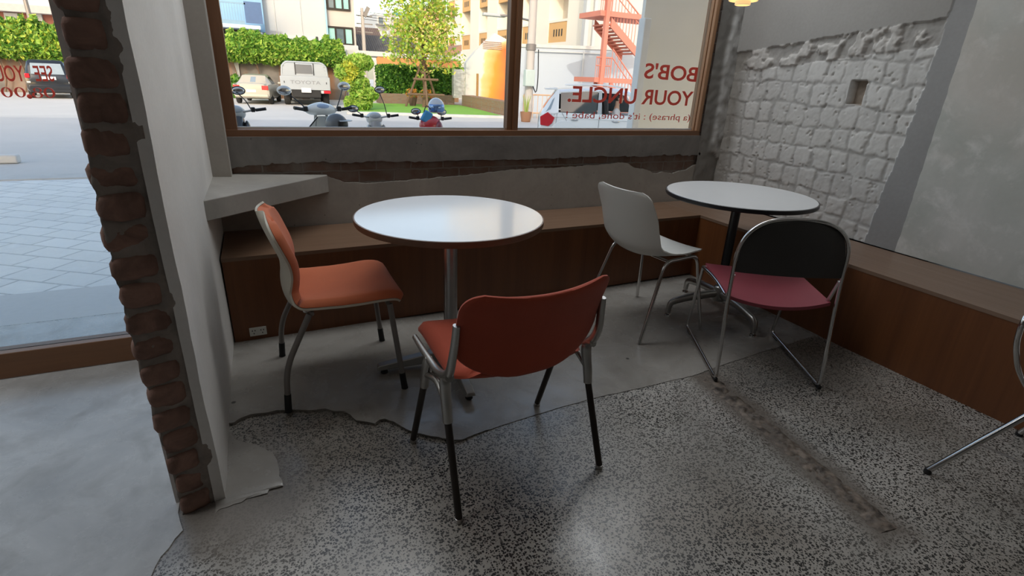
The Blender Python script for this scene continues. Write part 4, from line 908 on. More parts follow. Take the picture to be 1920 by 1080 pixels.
window(F, t, 612, -20, 656, 19, pn=[pane, tealc, tealc]*1, mull=2, dep=.05); window(F, t, 613, 50, 663, 84, pn=[tealc, pane], mull=2, dep=.05)
F = Yface(31); t = F.root('balcony_building', 'blue balconied building at the left edge of the window view', 'building')
F.rect(360, -60, 492, 52, 1.5, 1.95).build('rear_wall', bluep, t); F.rect(360, 44, 488, 51, -.1, 1.5).build('balcony_slab', plain('blue_white_slab', (.5, .6, .68), .8), t); F.rect(360, 51, 490, 78, 1.2, 1.95).build('balcony_underside', plain('underside_shade', (.05, .05, .05), .9), t)  # near-black box stands in for the shade under the balcony slab
F.rect(459, 4, 491, 44, -.05, 0).build('solid_panel', plain('deep_blue_panel', (.07, .13, .27), .6), t); m = MB()
F.rect(380, 2, 459, 5, -.05, 0, m); F.rect(380, 36, 459, 44, -.05, 0, m)
for k in range(12): F.rect(400+k*5, 4, 401.3+k*5, 38, -.04, 0, m)
m.build('railing', plain('blue_rail', (.2, .33, .45), .5), t)
F = Yface(60); t = F.root('teal_roof_house', 'small distant white house with a teal roof', 'house')
F.rect(704, 28, 776, 82, 0, 8).build('wall', wht, t); a, z = F.at(725, 27); b, _ = F.at(777, 27); c, zz = F.at(752, 17)
MB().add([(a, -.4, z), (b, -.4, z), (b, 8, z), (a, 8, z), (c, 3, zz), (c, 5, zz)], [(0, 1, 4), (1, 2, 5, 4), (2, 3, 5), (3, 0, 4, 5), (3, 2, 1, 0)]).build('roof', teal, t, sharp=10)
F.rect(703, 30, 745, 47, -1.0, 0).build('balcony', wht, t); F.rect(716, 60, 770, 80, -.6, 0).build('lower_storey', wht, t)
bl = plain('blue_pane', (.06, .12, .4), .2)
window(F, t, 743, 33, 755, 44, wht, [bl, bl], -.1); window(F, t, 743, 61, 755, 72, wht, [pane, bl], -.7); window(F, t, 705, 33, 715, 47, beige, [pane], -1.08, 0); window(F, t, 726, 58, 731, 64, wht, [bl], -.7, 0)
F = Yface(48); t = F.root('peach_building', 'peach-coloured block behind the young tree', 'building'); F.rect(770, 36, 838, 175, 0, 6).build('wall', plain('peach_render', (.72, .45, .27), .85), t); F.rect(795, 17, 838, 36, .3, 6).build('upper_wall', plain('coral_render', (.7, .34, .28), .85), t); F.rect(806, 10, 824, 17, .5, 3).build('tank_stand', MT['greysteel'], t)
a, z = F.at(829, 16); t2_ = thing('water_tank', 'pale water tank on the roof of the peach block', 'tank', (a, 49, z)); MB().lathe([(.01, 0), (.62, 0), (.62, 1.6), (.4, 1.85), (.01, 1.9)], 24).build('tank', wht, t2_)
def tiled(name, c):
    t = NT(name); w = t.n('ShaderNodeTexWave', wave_type='BANDS', bands_direction='X'); t.l(t.co(), w.inputs[0]); w.inputs['Scale'].default_value = 2.2; col = t.mix(w.outputs['Fac'], tuple(x*.55 for x in c), c); col = t.mix(t.noise(1.2, 4), col, tuple(x*.6 for x in c)); t.set(color=col, rough=.85); t.bump(w.outputs['Fac'], .8, .05); return t.m
F = Yface(36); t = F.root('tiled_house', 'low house with a grey corrugated tile roof behind the orange fence', 'house')
def slope(F, x0, yb, x1, yt, back, dx=0): 
    a, zb = F.at(x0, yb); b, _ = F.at(x1, yb); _, zt = F.at((x0+x1)/2, yt); return MB().add([(a, 0, zb), (b, 0, zb), (b+dx, back, zt+.35), (a+dx, back, zt+.35), (a, 0, zb-.15), (b, 0, zb-.15), (b+dx, back, zt+.2), (a+dx, back, zt+.2)], [(0, 1, 2, 3), (7, 6, 5, 4), (4, 5, 1, 0), (5, 6, 2, 1), (6, 7, 3, 2), (7, 4, 0, 3)])
slope(F, 676, 99, 790, 76, 2.2).build('roof', tiled('grey_roof_tiles', (.17, .17, .175)), t, sharp=20); F.rect(677, 98, 790, 108, .3, 3).build('wall', wht, t); F.rect(676, 104, 800, 108, -.6, .2).build('gutter_beam', MT['kerb'], t)
F2 = Yface(42); t = F2.root('brown_roof_house', 'brown-roofed house between the white building and the distant teal-roofed house', 'house'); slope(F2, 664, 76, 720, 58, 2).build('roof', tiled('brown_roof_tiles', (.24, .17, .14)), t, sharp=20); F2.rect(666, 76, 718, 90, .3, 3).build('wall', plain('dim_render', (.4, .36, .33), .85), t)
F = Yface(34); t = F.root('shed_roof', 'lean-to roof with timber edge beside the apartment block', 'roof'); m = MB(); a, z = F.at(800, 113); b, z2 = F.at(866, 84); c, z3 = F.at(866, 112)
MB().add([(a, 0, z), (b, 0, z2), (b, 3, z2), (a, 3, z), (a, 0, z-.25), (b, 0, z2-.35), (b, 3, z2-.35), (a, 3, z-.25)], [(0, 1, 2, 3), (7, 6, 5, 4), (4, 5, 1, 0), (5, 6, 2, 1), (6, 7, 3, 2), (7, 4, 0, 3)]).build('sheet', plain('brown_sheet', (.3, .18, .12), .8), t, sharp=20); MB().add([(a+1, .2, z), (b, .2, z2-.36), (b, .2, z3-.6), (a+1, .2, z3-.6), (a+1, 2.8, z), (b, 2.8, z2-.36), (b, 2.8, z3-.6), (a+1, 2.8, z3-.6)], [(3, 2, 1, 0), (4, 5, 6, 7), (0, 1, 5, 4), (1, 2, 6, 5), (2, 3, 7, 6), (3, 0, 4, 7)]).build('wall', plain('lilac_render', (.56, .52, .56), .85), t)
# apartment block, facade receding to the left
pA, pB = AD(838, 150, 46), AD(1100, 155, 27); F = Facade(pA, pB); t = F.root('apartment_block', 'large cream apartment block with orange balcony panels', 'building')
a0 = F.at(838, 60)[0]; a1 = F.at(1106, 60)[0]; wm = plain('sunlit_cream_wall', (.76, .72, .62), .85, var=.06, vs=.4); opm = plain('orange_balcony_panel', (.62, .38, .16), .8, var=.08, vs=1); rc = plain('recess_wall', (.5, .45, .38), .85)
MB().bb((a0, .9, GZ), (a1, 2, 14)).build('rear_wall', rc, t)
bays = [(840, 853), (866, 882), (898, 914), (933, 955), (980, 1003), (1030, 1065)]; ref = 20
edges = [a0]+[F.at(x, ref)[0] for b_ in bays for x in b_]+[a1]
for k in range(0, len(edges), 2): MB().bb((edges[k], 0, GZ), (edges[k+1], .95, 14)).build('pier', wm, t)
zp1, zp0 = F.at(1047, 41)[1], F.at(1047, 79)[1]; st = (zp1-zp0)+ (F.at(1047, 0)[1]-zp1)*1.55
for k in range(len(bays)):
    a, b = edges[1+2*k], edges[2+2*k]
    for fl__ in (0, 1, 2):
        z0 = zp0+st*fl__; z1 = zp1+st*fl__; p_ = MB().bb((a, .05, z0), (b, .2, z1)).build('balcony_panel', opm, t); MB().bb((a, .02, z1), (b, .9, z1+.12)).build('sill', wm, t)
        for q in range(4): cx = a+(b-a)*(.3+.14*q); MB().bb((cx-.05, .03, z0+(z1-z0)*.3), (cx+.05, .06, z0+(z1-z0)*.65)).build('slot', MT['darksteel'], p_)
    MB().bb((a, .03, GZ), (b, .95, zp0)).build('lower_infill', wm, t)
# grey end of the block behind the fire escape
F3 = Yface(24.2); t = F3.root('grey_annex', 'grey rendered annex behind the salmon fire escape', 'building'); F3.rect(1101, -80, 1232, 200, 0, .5).build('wall', plain('grey_render', (.52, .5, .47), .85, var=.1, vs=.6), t); F3.rect(1112, -60, 1118, 96, -.15, 0).build('drain_pipe', wht, t); F3.rect(1096, -80, 1103, 100, -.2, .1).build('corner_strip', wht, t)
# blue-grey yard wall
F = Facade(AD(978, 200, 22), AD(1240, 200, 21)); t = F.root('yard_wall', 'plain pale blue-grey yard wall behind the white SUV', 'wall'); bg_ = plain('blue_grey_render', (.46, .51, .57), .85, var=.05, vs=.5)
a, b = F.at(974, 150)[0], F.at(1240, 150)[0]; zt = F.at(1060, 91)[1]; MB().bb((a, 0, GZ), (b, .25, zt)).build('wall', bg_, t); MB().bb((a, -.05, zt), (b, .3, zt+.12)).build('coping', MT['kerb'], t); F.rect(1000, 97.5, 1130, 99, -.1, -.06).build('conduit', MT['kerb'], t); F.rect(1090, 95, 1092.5, 190, -.1, 0).build('drain_pipe', wht, t)
# mural gable wall
def mural():
    t = NT('mural_orange_spray'); s = t.n('ShaderNodeSeparateXYZ'); t.l(t.co(), s.inputs[0]); n = t.noise(1.1, 4)
    x = t.math('MULTIPLY_ADD', n, .8, t.math('SUBTRACT', s.outputs[0], .4)); z = t.math('MULTIPLY_ADD', n, -.6, t.math('ADD', s.outputs[2], .3))
    cx = t.math('POWER', t.math('DIVIDE', t.math('SUBTRACT', x, 2.75), 2.0), 2.0); cz = t.math('POWER', t.math('DIVIDE', z, 3.15), 4.0); d = t.math('ADD', cx, cz)
    hue = t.ramp(t.math('DIVIDE', x, 3.4), [(.15, (.75, .5, .1)), (.45, (.72, .3, .04)), (.68, (.66, .14, .05)), (.85, (.5, .14, .1))])
    pale = t.mix(t.ramp(t.noise(.8, 4), [(.4, 0), (.6, 1)]), (.6, .62, .6), (.74, .7, .6)); hue = t.mix(t.ramp(d, [(.5, 0), (1.05, 1)]), hue, (.8, .62, .3)); t.set(color=t.mix(t.ramp(d, [(.9, 0), (1.7, 1)]), hue, pale), rough=.85); return t.m
F = Yface(25.5); t = F.root('mural_gable', 'gabled wall with a sprayed orange mural beside the mullion', 'wall'); poly = [F.at(*p) for p in ((872, 195), (1000, 203), (992, 96), (928, 62), (892, 96), (874, 118))]; ox = poly[0][0]; t.location.x += ox; poly = [(p[0]-ox, p[1]) for p in poly]
MB().prism(poly, 0, .3, 'xz').build('wall', mural(), t); 
def Fm(F, ox, x0, y0, x1, y1, d0, d1): m = F.rect(x0, y0, x1, y1, d0, d1); m.v = [(p[0]-ox, p[1], p[2]) for p in m.v]; return m
m = MB(); 
for k in range(5):
    q = Fm(F, ox, 905, 78+k*3.2, 940, 79.2+k*3.2, -.05, 0); m.add(q.v, q.f)
m.build('vent_bricks', plain('pink_brick', (.55, .38, .33), .9), t); Fm(F, ox, 893, 138, 896, 186, -.08, 0).build('door_edge', plain('dark_orange_trim', (.36, .2, .06), .8), t)
Fm(F, ox, 852, 184, 874, 130, .1, .4).build('side_pier', MT['kerb'], t)
c = F.at(952, 85); t2_ = thing('floodlight', 'black floodlight on the orange mural wall beside the mullion', 'lamp', (c[0], 25.2, c[1])); MB().box((0, 0, 0), (.28, .12, .36)).build('housing', MT['black'], t2_, bevel=.02); MB().box((0, -.062, 0), (.22, .01, .28)).build('lens', wht, t2_); MB().box((0, .18, 0), (.06, .28, .06)).build('bracket', MT['black'], t2_)
pl_ = [GP(866, 199)[:2], GP(958, 219.5)[:2], GP(960, 215)[:2], GP(880, 197.5)[:2]]; zz = .5
t = thing('planter_box', 'low reddish brick ledge along the foot of the orange mural', 'planter', (*pl_[0], GZ)); pq = [(p[0]-pl_[0][0], p[1]-pl_[0][1]) for p in pl_]; MB().prism(pq, 0, zz).build('kerb_wall', brickmat('red_ledge_brick', (.32, .17, .1), (.36, .22, .14), (.3, .25, .2)), t)
# cream neighbour wall with pillar, close to the right end of the window
YN = 5.6; F = Yface(YN); t = F.root('neighbour_wall', 'plain cream wall with a pale pillar close outside the right pane', 'wall'); a = F.at(1207, 120)[0]; b = F.at(1500, 120)[0]; cw = plain('cream_grey_wall', (.9, .87, .79), .85, var=.06, vs=2.5)
MB().bb((a, .1, GZ), (b, .16, 4.6)).build('wall', cw, t); a2, z2 = F.at(1209, 33); a3, _ = F.at(1223, 33); MB().bb((a2+.01, .0, GZ), (a3, .12, z2)).build('pillar', plain('pillar_pale', (.84, .83, .8), .8), t, bevel=.01)
# salmon fire escape
sal = plain('salmon_steel', (.66, .24, .17), .6, .1, var=.08, vs=2); DF = 17.5
base = AD(1135, 150, DF); t = thing('fire_escape', 'salmon-painted steel fire escape stair left of the cream wall', 'stairs', (base[0], base[1], GZ)); YF = base[1]; F = Yface(YF); bx = base[0]
def fx(px, py): a, z = F.at(px, py); return a-bx, z-GZ
def fbox(x0, y0, x1, y1, d0, d1, name, m=None):
    (a, _), (b, _), (_, zt), (_, zb) = fx(x0, (y0+y1)/2), fx(x1, (y0+y1)/2), fx((x0+x1)/2, y0), fx((x0+x1)/2, y1); mb = m or MB(); mb.bb((a, d0, zb), (b, d1, zt)); return mb.build(name, sal, t) if m is None else mb
a, _ = fx(1138, 30); MB().bb((a-.07, -.07, 0), (a+.07, .07, 9)).build('column', sal, t)
fbox(1126, 25, 1240, 35, 0, 1.3, 'landing'); fbox(1114, 148, 1240, 157, 0, 1.3, 'landing')
# flights: from the upper landing down to the right
def flight(p0, p1, nst, y0, y1, name='stair_flight'):
    (a0, z0), (a1, z1) = fx(*p0), fx(*p1); m = MB(); 
    for y_ in (y0, y1): m.add([(a0, y_-.03, z0), (a0, y_+.03, z0), (a1, y_+.03, z1), (a1, y_-.03, z1), (a0, y_-.03, z0-.28), (a0, y_+.03, z0-.28), (a1, y_+.03, z1-.28), (a1, y_-.03, z1-.28)], [(0, 1, 2, 3), (7, 6, 5, 4), (4, 5, 1, 0), (5, 6, 2, 1), (6, 7, 3, 2), (7, 4, 0, 3)])
    o_ = m.build('stringer', sal, t)
    for k in range(nst): s_ = (k+.5)/nst; MB().bb((a0+(a1-a0)*s_-.14, y0, z0+(z1-z0)*s_-.16), (a0+(a1-a0)*s_+.14, y1, z0+(z1-z0)*s_-.12)).build('tread', sal, t)
    m = MB()
    for y_ in (y0,):
        m.tube([(a0, y_, z0+.95), (a1, y_, z1+.95)], .025, 6); m.tube([(a0, y_, z0+.7), (a1, y_, z1+.7)], .02, 6)
        for k in range(nst+1): s_ = k/nst; m.tube([(a0+(a1-a0)*s_, y_, z0+(z1-z0)*s_), (a0+(a1-a0)*s_, y_, z0+(z1-z0)*s_+.95)], .012, 5)
    m.build('handrail', sal, t)
flight((1148, 33), (1200, 95), 10, .05, 1.0); flight((1145, 150), (1190, 215), 9, .05, 1.0); flight((1196, -30), (1160, -85), 8, 1.1, 2.0)
def rail(x0, x1, yt, yb, nb):
    (a, zt), (b, _), (_, zb) = fx(x0, yt), fx(x1, yt), fx((x0+x1)/2, yb); m = MB(); m.tube([(a, 0, zt), (b, 0, zt)], .025, 6); m.tube([(a, 0, zt-.25), (b, 0, zt-.25)], .018, 6)
    for k in range(nb+1): x = a+(b-a)*k/nb; m.tube([(x, 0, zb), (x, 0, zt)], .012, 5)
    m.build('guard_rail', sal, t)
rail(1130, 1150, -18, 26, 6); rail(1119, 1147, 107, 149, 8)
# utility pole by the lawn, with lamp arm, box and cable
pb_ = AD(989, 222, 18.4); t = thing('utility_pole', 'concrete utility pole with street lamp arm just right of the mullion', 'pole', (pb_[0], pb_[1], GZ)); pcol = plain('pole_concrete', (.5, .46, .42), .85, var=.15, vs=3)
MB().tube([(0, 0, 0), (0, 0, 8.5)], [.15, .1], 12).build('shaft', pcol, t); az = AD(990, 46, 18.4)[2]-GZ; a_ = AD(960, 31, 18.4); e_ = AD(914, 26, 18.4)
MB().tube(catmull([(0, 0, az), (a_[0]-pb_[0], a_[1]-pb_[1], a_[2]-GZ), (e_[0]-pb_[0]+.3, e_[1]-pb_[1], e_[2]-GZ)], 12), .035, 8).build('lamp_arm', MT['greysteel'], t); MB().box((e_[0]-pb_[0]+.25, e_[1]-pb_[1], e_[2]-GZ-.02), (.85, .22, .1)).build('lamp_head', wht, t, bevel=.03)
bz = AD(985, 146, 18.4)[2]-GZ; MB().box((-.12, -.2, bz), (.34, .22, .52)).build('meter_box', plain('pale_green_box', (.5, .58, .54), .6), t, bevel=.02); MB().tube(catmull([(.2, -.16, bz+.9), (.22, -.2, bz), (.16, -.22, bz-.45), (.02, -.2, bz-.2)], 14), .02, 6).build('cable', MT['black'], t); MB().lathe([(.12, 0), (.17, .02), (.17, .2), (.12, .22)], 12, (0, 0, bz+.85)).build('clamp', MT['greysteel'], t)
for px, py0, py1, lab in ((683, 18, 95, 'thin utility pole with lamp behind the grey roof, left of the distant house'), (735, 25, 104, 'thin utility pole in front of the distant teal-roofed house')):
    c = AD(px, py1, 30.5); c2 = AD(px-1, py0, 30.5); t = thing('utility_pole', lab, 'pole', (c[0], c[1], GZ)); h_ = c2[2]-GZ; MB().tube([(0, 0, 0), (0, 0, h_)], [.13, .09], 8).build('shaft', pcol, t)
    for k in range(3): MB().box((.1, 0, h_-.4-k*.42), (.9, .06, .06)).build('crossarm', MT['greysteel'], t)
    if px == 683: MB().box((.22, -.1, h_-.2), (.2, .2, .55), Matrix.Rotation(.5, 3, 'Y')).build('lamp_head', MT['greysteel'], t)
for k, (y0, y1) in enumerate(((22, 27), (27, 31), (31, 36), (36, 41))):
    P = [AD(671, y0-1, 30.5), AD(683, y0, 30.5), AD(735, y1, 30.5), AD(800, y1-6, 30.5)]; tag(MB().tube(catmull(P, 14), .012, 5).build('power_cable', MT['black']), 'thin power cable strung between the two distant utility poles', 'cable', 'power cables between the distant poles')
# railing and plant pot left of the SUV
c0, c1 = GP(981, 221), GP(1040, 222); F = Facade(c0, c1); t = F.root('metal_railing', 'peach metal railing behind the tail of the white SUV', 'railing'); rm = plain('peach_rail', (.66, .42, .25), .6); L_ = 2.6; hR = F.at(1010, 178)[1]-GZ
for k in range(2): MB().tube([(0, 0, GZ+hR-k*hR*.78), (L_, 0, GZ+hR-k*hR*.78)], .025, 6).build('rail', rm, t)
for k in range(15): MB().tube([(L_*k/14, 0, GZ), (L_*k/14, 0, GZ+hR)], .012 if k % 7 else .03, 6).build('bar', rm, t)
c = AD(986, 219, 17.6); t = thing('potted_plant', 'potted upright plant at the foot of the utility pole', 'plant', (c[0], c[1], GZ)); MB().lathe([(.001, 0), (.15, 0), (.2, .32), (.17, .32), (.16, .27), (.001, .27)], 16).build('pot', plain('brown_pot', (.3, .15, .08), .8), t)
for k in range(8):
    a_ = k*.8; MB().tube(catmull([(.04*math.cos(a_), .04*math.sin(a_), .27), (.08*math.cos(a_), .08*math.sin(a_), .6), (.15*math.cos(a_), .15*math.sin(a_), .85)], 7), [.02, .03, .03, .028, .02, .012, .004], 6, flat=.3).build('leaf', plain('sword_leaf', (.42, .5, .12), .6) if k == 0 else bpy.data.materials['sword_leaf'], t)
# left view: grey eave building and a pole
F = Yface(46); t = F.root('eave_building', 'grey-eaved shophouse beyond the ivy at the top left', 'building'); F.rect(-160, -60, 190, 8, 0, 6).build('upper_wall', wht, t); F.rect(-160, 8, 190, 22, -.8, 6).build('eave', plain('grey_fascia', (.4, .39, .38), .8), t); F.rect(-160, 22, 190, 80, .3, 6).build('lower_wall', plain('brick_red_wall', (.3, .12, .09), .85), t)
for k in range(4): F.rect(25+k*45-60, 24, 50+k*45-60, 60, .1, .3).build('shutter', wht, t)
c = AD(74, 100, 29.5); t = thing('utility_pole', 'dark utility pole in the ivy seen through the left shop front', 'pole', (c[0], c[1], GZ)); MB().tube([(0, 0, 0), (0, 0, 5.6)], [.13, .1], 10).build('shaft', MT['greysteel'], t); MB().ell((.12, -.05, 2.7), (.28, .2, .45), 12, 8).build('cable_bundle', MT['black'], t)
# ================================================================== vehicles
def paint(name, c, r=.28): return plain(name, c, r, .0, spec=.5, var=.02, coat=.6, coatr=.08)
red_l = plain('red_tail_lens', (.55, .02, .03), .2); tyre = plain('tyre', (.02, .02, .02), .8); plate = plain('plate_white', (.72, .73, .72), .5); dglass = plain('dark_car_glass', (.03, .04, .045), .05, spec=.8); wglass = plain('reflecting_car_glass', (.28, .34, .38), .06, spec=.8)
def wheel(parent, x, y, r, w, name='wheel'):
    o = MB().lathe([(r*.55, -w/2), (r*.93, -w/2), (r, -w*.35), (r, w*.35), (r*.93, w/2), (r*.55, w/2)], 28, (x, y, r), 'x').build(name, tyre, parent, sharp=40)
    h = MB(); h.lathe([(.02, -w*.42), (r*.56, -w*.42), (r*.6, -w*.36), (r*.6, w*.36), (r*.56, w*.42), (.02, w*.42)], 24, (x, y, r), 'x'); h.build('hub', MT['alu'], o, sharp=40); return o
class Car:
    """body lofted through stations (y, z_low, half width low, half width belt, z_belt, half width top, z_top)"""
    def __init__(s, st, n=60):
        s.S = np.array(st); s.n = n
    def q(s, y): return np.array([np.interp(y, s.S[:, 0], s.S[:, k]) for k in range(1, 7)])
    def ring(s, y, belt_only=False):
        zl, wl, wb, zb, wt, zt = s.q(y); h = [(0, zl), (wl*.9, zl), (wl, zl+.12), (wl*1.01, (zl+zb)/2), (wb, zb-.03), (wb*.985, zb)]
        h += [(0.0, zb)] if belt_only else [(wt+.02, zt-.09), (wt*.93, zt-.02), (wt*.6, zt), (0, zt)]
        return [(x, y, z) for x, z in h]+[(-x, y, z) for x, z in h[-2:0:-1]]
    def loft(s, y0=None, y1=None, n=None, belt_only=False):
        n = n or s.n; a0_ = s.S[0, 0] if y0 is None else y0; a1_ = s.S[-1, 0] if y1 is None else y1; ys = np.unique(np.r_[np.linspace(a0_, a1_, n), s.S[(s.S[:, 0] > a0_) & (s.S[:, 0] < a1_), 0]]); R = [s.ring(y, belt_only) for y in ys]; m = len(R[0]); V = [p for r in R for p in r]
        F = [(i*m+k, i*m+(k+1) % m, (i+1)*m+(k+1) % m, (i+1)*m+k) for i in range(len(R)-1) for k in range(m)]+[tuple(range(m)), tuple(range((len(R)-1)*m, len(R)*m))[::-1]]; return MB().add(V, F)
    def side(s, y, t, sx, off=.008):
        zl, wl, wb, zb, wt, zt = s.q(y); a = np.array([wb*.985, zb]); b = np.array([wt+.02, zt-.09]); p = a+(b-a)*t; return (sx*(p[0]+off), y, p[1])
    def sidewin(s, ys_b, ys_t, sx, tb=.06, tt=.95, off=.008, n=8):
        G = np.zeros((6, n, 3))
        for i in range(6):
            t = tb+(tt-tb)*i/5; a = ys_b[0]+(ys_t[0]-ys_b[0])*i/5; b = ys_b[1]+(ys_t[1]-ys_b[1])*i/5
            for j in range(n): G[i, j] = s.side(a+(b-a)*j/(n-1), t, sx, off)
        B = G.copy(); B[:, :, 0] -= sx*.006; return MB().slab(G, B)
    def topwin(s, ya, yb, f=.86, n=8, off=.012):
        G = np.zeros((n, 9, 3))
        for i in range(n):
            y = ya+(yb-ya)*i/(n-1); zl, wl, wb, zb, wt, zt = s.q(y); y2 = min(max(y+.02, s.S[0, 0]), s.S[-1, 0])
            for j in range(9): u = -1+j/4; G[i, j] = (u*wt*f, y+(off if yb < ya else -off)*.7, zt-.03*u*u+off*.6)
        B = G.copy(); B[:, :, 2] -= .01; return MB().slab(G, B)
def heading(v): return math.atan2(v[1], v[0])-math.pi/2
# --- white SUV, tail to the left, driver at the open window
suv = Car([(-1.93, .42, .66, .70, .80, .60, .84), (-1.86, .30, .80, .82, .90, .66, .98), (-1.66, .27, .87, .87, .96, .63, 1.30), (-1.45, .24, .88, .88, .97, .62, 1.58), (-.6, .22, .88, .885, .97, .62, 1.66), (.2, .22, .88, .885, .965, .62, 1.65), (.6, .22, .88, .88, .96, .62, 1.58), (1.15, .24, .88, .87, .97, .66, 1.06), (1.75, .28, .84, .82, .90, .6, .95), (2.0, .36, .7, .68, .7, .5, .74)])
SD = 11.6; sc_ = .76
p_ = AD(1052, 240, SD); hd = np.array([math.cos(math.radians(-27)), math.sin(math.radians(-27))])
t = thing('suv', 'white SUV with its driver side window open, parked outside the right pane', 'car', (p_[0]+hd[0]*.95, p_[1]+hd[1]*.95, GZ-.02), heading(hd)); t.scale = (sc_,)*3
wp = paint('white_car_paint', (.85, .87, .87))
# lower body up to the belt, then roof and pillars around real openings
suv.loft(belt_only=True).build('body', wp, t, sharp=38)
def panelx(ys, t0, t1, sx, off=0.0, n=7, th=.03):
    G = np.zeros((6, n, 3))
    for i in range(6):
        k = i/5; a = ys[0][0]+(ys[0][1]-ys[0][0])*k; b = ys[1][0]+(ys[1][1]-ys[1][0])*k
        for j in range(n): G[i, j] = suv.side(a+(b-a)*j/(n-1), t0+(t1-t0)*k, sx, off)
    B = G.copy(); B[:, :, 0] -= sx*th; return MB().slab(G, B)
roof = MB(); ys = np.linspace(-1.50, .62, 30); G = np.zeros((30, 13, 3))
for i, y in enumerate(ys):
    zl, wl, wb, zb, wt, zt = suv.q(y)
    for j in range(13): u = -1+j/6; G[i, j] = (u*(wt+.02), y, zt-.09*abs(u)**4)
B = G.copy(); B[:, :, 2] -= .05; roof.slab(G, B); roof.build('roof', wp, t, sharp=40)
sp = MB(); sp.add([(-.56, -1.45, 1.60), (.56, -1.45, 1.60), (.5, -1.80, 1.57), (-.5, -1.80, 1.57), (-.56, -1.45, 1.54), (.56, -1.45, 1.54), (.5, -1.80, 1.54), (-.5, -1.80, 1.54)], [(0, 1, 2, 3), (7, 6, 5, 4), (4, 5, 1, 0), (5, 6, 2, 1), (6, 7, 3, 2), (7, 4, 0, 3)]); sp.build('roof_spoiler', wp, t, bevel=.015)
for sx in (-1, 1):
    panelx(((-.34, -.32), (-.22, -.24)), 0, 1, sx, .002).build('door_pillar', paint('silver_grey_trim', (.4, .44, .46)) if sx < 0 else bpy.data.materials['silver_grey_trim'], t)
    panelx(((1.15, .58), (1.25, .66)), 0, 1, sx).build('windscreen_pillar', wp, t, sharp=50)
    suv.sidewin((-1.34, -.36), (-1.36, -.34), sx, .03, .97, -.012).build('rear_door_window', dglass, t)
    if sx < 0: suv.sidewin((-.20, 1.1), (-.22, .56), sx, .03, .97, -.012).build('front_door_window', dglass, t)
    MB().tube(catmull([(sx*.60, -1.2, 1.675), (sx*.58, -.6, 1.715), (sx*.58, .1, 1.70), (sx*.59, .4, 1.66)], 14), .018, 8).build('roof_rail', wp, t)
    for y_ in (-.95, .18): MB().ell((sx*.895, y_, .80), (.02, .11, .035), 14, 8).build('door_handle', MT['chrome'], t)
    tl_ = [(-1.66, .60), (-1.88, .62), (-1.90, .84), (-1.70, .97), (-1.50, .83), (-1.56, .68)]; MB().add([(sx*.915, y_, z_) if y_ > -1.75 else (sx*.845, y_, z_) for y_, z_ in tl_]+[(sx*.80, y_+.02, z_) for y_, z_ in tl_], [(0, 1, 2, 3, 4, 5), (11, 10, 9, 8, 7, 6)]+[(q_, q_+6, (q_+1) % 6+6, (q_+1) % 6) for q_ in range(6)]).build('tail_light', red_l, t, bevel=.012)
    wa = MB(); wa.lathe([(.36, -.02), (.42, -.02), (.43, .0), (.42, .02), (.36, .02)], 32, (sx*.885, -1.2, .34), 'x'); wa.build('wheel_arch', wp, t, sharp=40)
    for y_ in (-1.2, 1.25): wheel(t, sx*.80, y_, .33, .2)
    MB().tube([(sx*.89, -.28, .30), (sx*.895, -.28, .95)], .004, 5).build('door_seam', MT['black'], t); MB().tube([(sx*.885, -1.05, .42), (sx*.892, -1.12, .7), (sx*.885, -1.3, .96)], .004, 5).build('door_seam', MT['black'], t)
    MB().tube(catmull([(sx*.885, -1.6, .86), (sx*.897, -.8, .85), (sx*.897, .4, .83), (sx*.88, 1.4, .8)], 16), .008, 6).build('side_crease', wp, t)
suv.loft(-1.93, -1.40, 22).build('rear_body', wp, t, sharp=38); suv.topwin(-1.80, -1.52, .84, off=.016).build('rear_window', wglass, t)
for sx in (-1, 1): suv.sidewin((-1.76, -1.62), (-1.58, -1.52), sx, .25, .9, .006).build('rear_corner_window', wglass, t)
MB().box((.45, -.08, 1.0), (.45, .16, .75), Matrix.Rotation(.15, 3, 'X')).build('front_seat', MT['black'], t, bevel=.05); MB().box((-.4, -.08, 1.0), (.45, .16, .75), Matrix.Rotation(.15, 3, 'X')).build('front_seat', MT['black'], t, bevel=.05); MB().box((0, -1.0, 1.05), (1.2, .16, .5)).build('rear_seat', MT['black'], t, bevel=.05)
MB().lathe([(.165, -.012), (.18, -.012), (.18, .012), (.165, .012)], 24, (0, 0, 0), 'y').build('steering_wheel', MT['black'], t, loc=(.42, .72, 1.02))
SUV = t
# driver
Mw = Matrix.Translation(SUV.location) @ Matrix.Rotation(SUV.rotation_euler.z, 4, 'Z') @ Matrix.Scale(sc_, 4)
hp = Mw @ Vector((.44, .27, .83)); DV = thing('driver', 'dark-haired person in a pale shirt looking out of the open SUV window', 'person', hp, SUV.rotation_euler.z-.15); DV.scale = (.92,)*3
skin_m = plain('skin', (.52, .3, .2), .5, var=.06); hair_m = plain('dark_hair', (.02, .015, .012), .5); shirt_m = plain('pale_shirt', (.62, .58, .55), .8)
m = MB(); m.ell((0, 0, .47), (.073, .088, .112), 24, 18, fn=lambda p: (p[0]*(1-.25*max(0, -p[2]/.112)), p[1]+(.012 if p[2] < -.03 and p[1] > 0 else 0), p[2]))
m.ell((0, .092, .45), (.011, .018, .02), 10, 8); m.ell((0, .083, .475), (.008, .012, .03), 10, 8); m.ell((0, .082, .408), (.022, .012, .007), 10, 6); m.ell((0, .07, .385), (.03, .02, .018), 10, 8)
for sx in (-1, 1): m.ell((sx*.074, -.005, .455), (.01, .02, .03), 10, 8); m.ell((sx*.03, .078, .488), (.017, .008, .006), 8, 6)
m.tube([(0, -.02, .40), (0, -.025, .30), (0, -.03, .22)], [.05, .052, .07], 16); m.ell((0, -.03, .05), (.15, .1, .2), 20, 12)
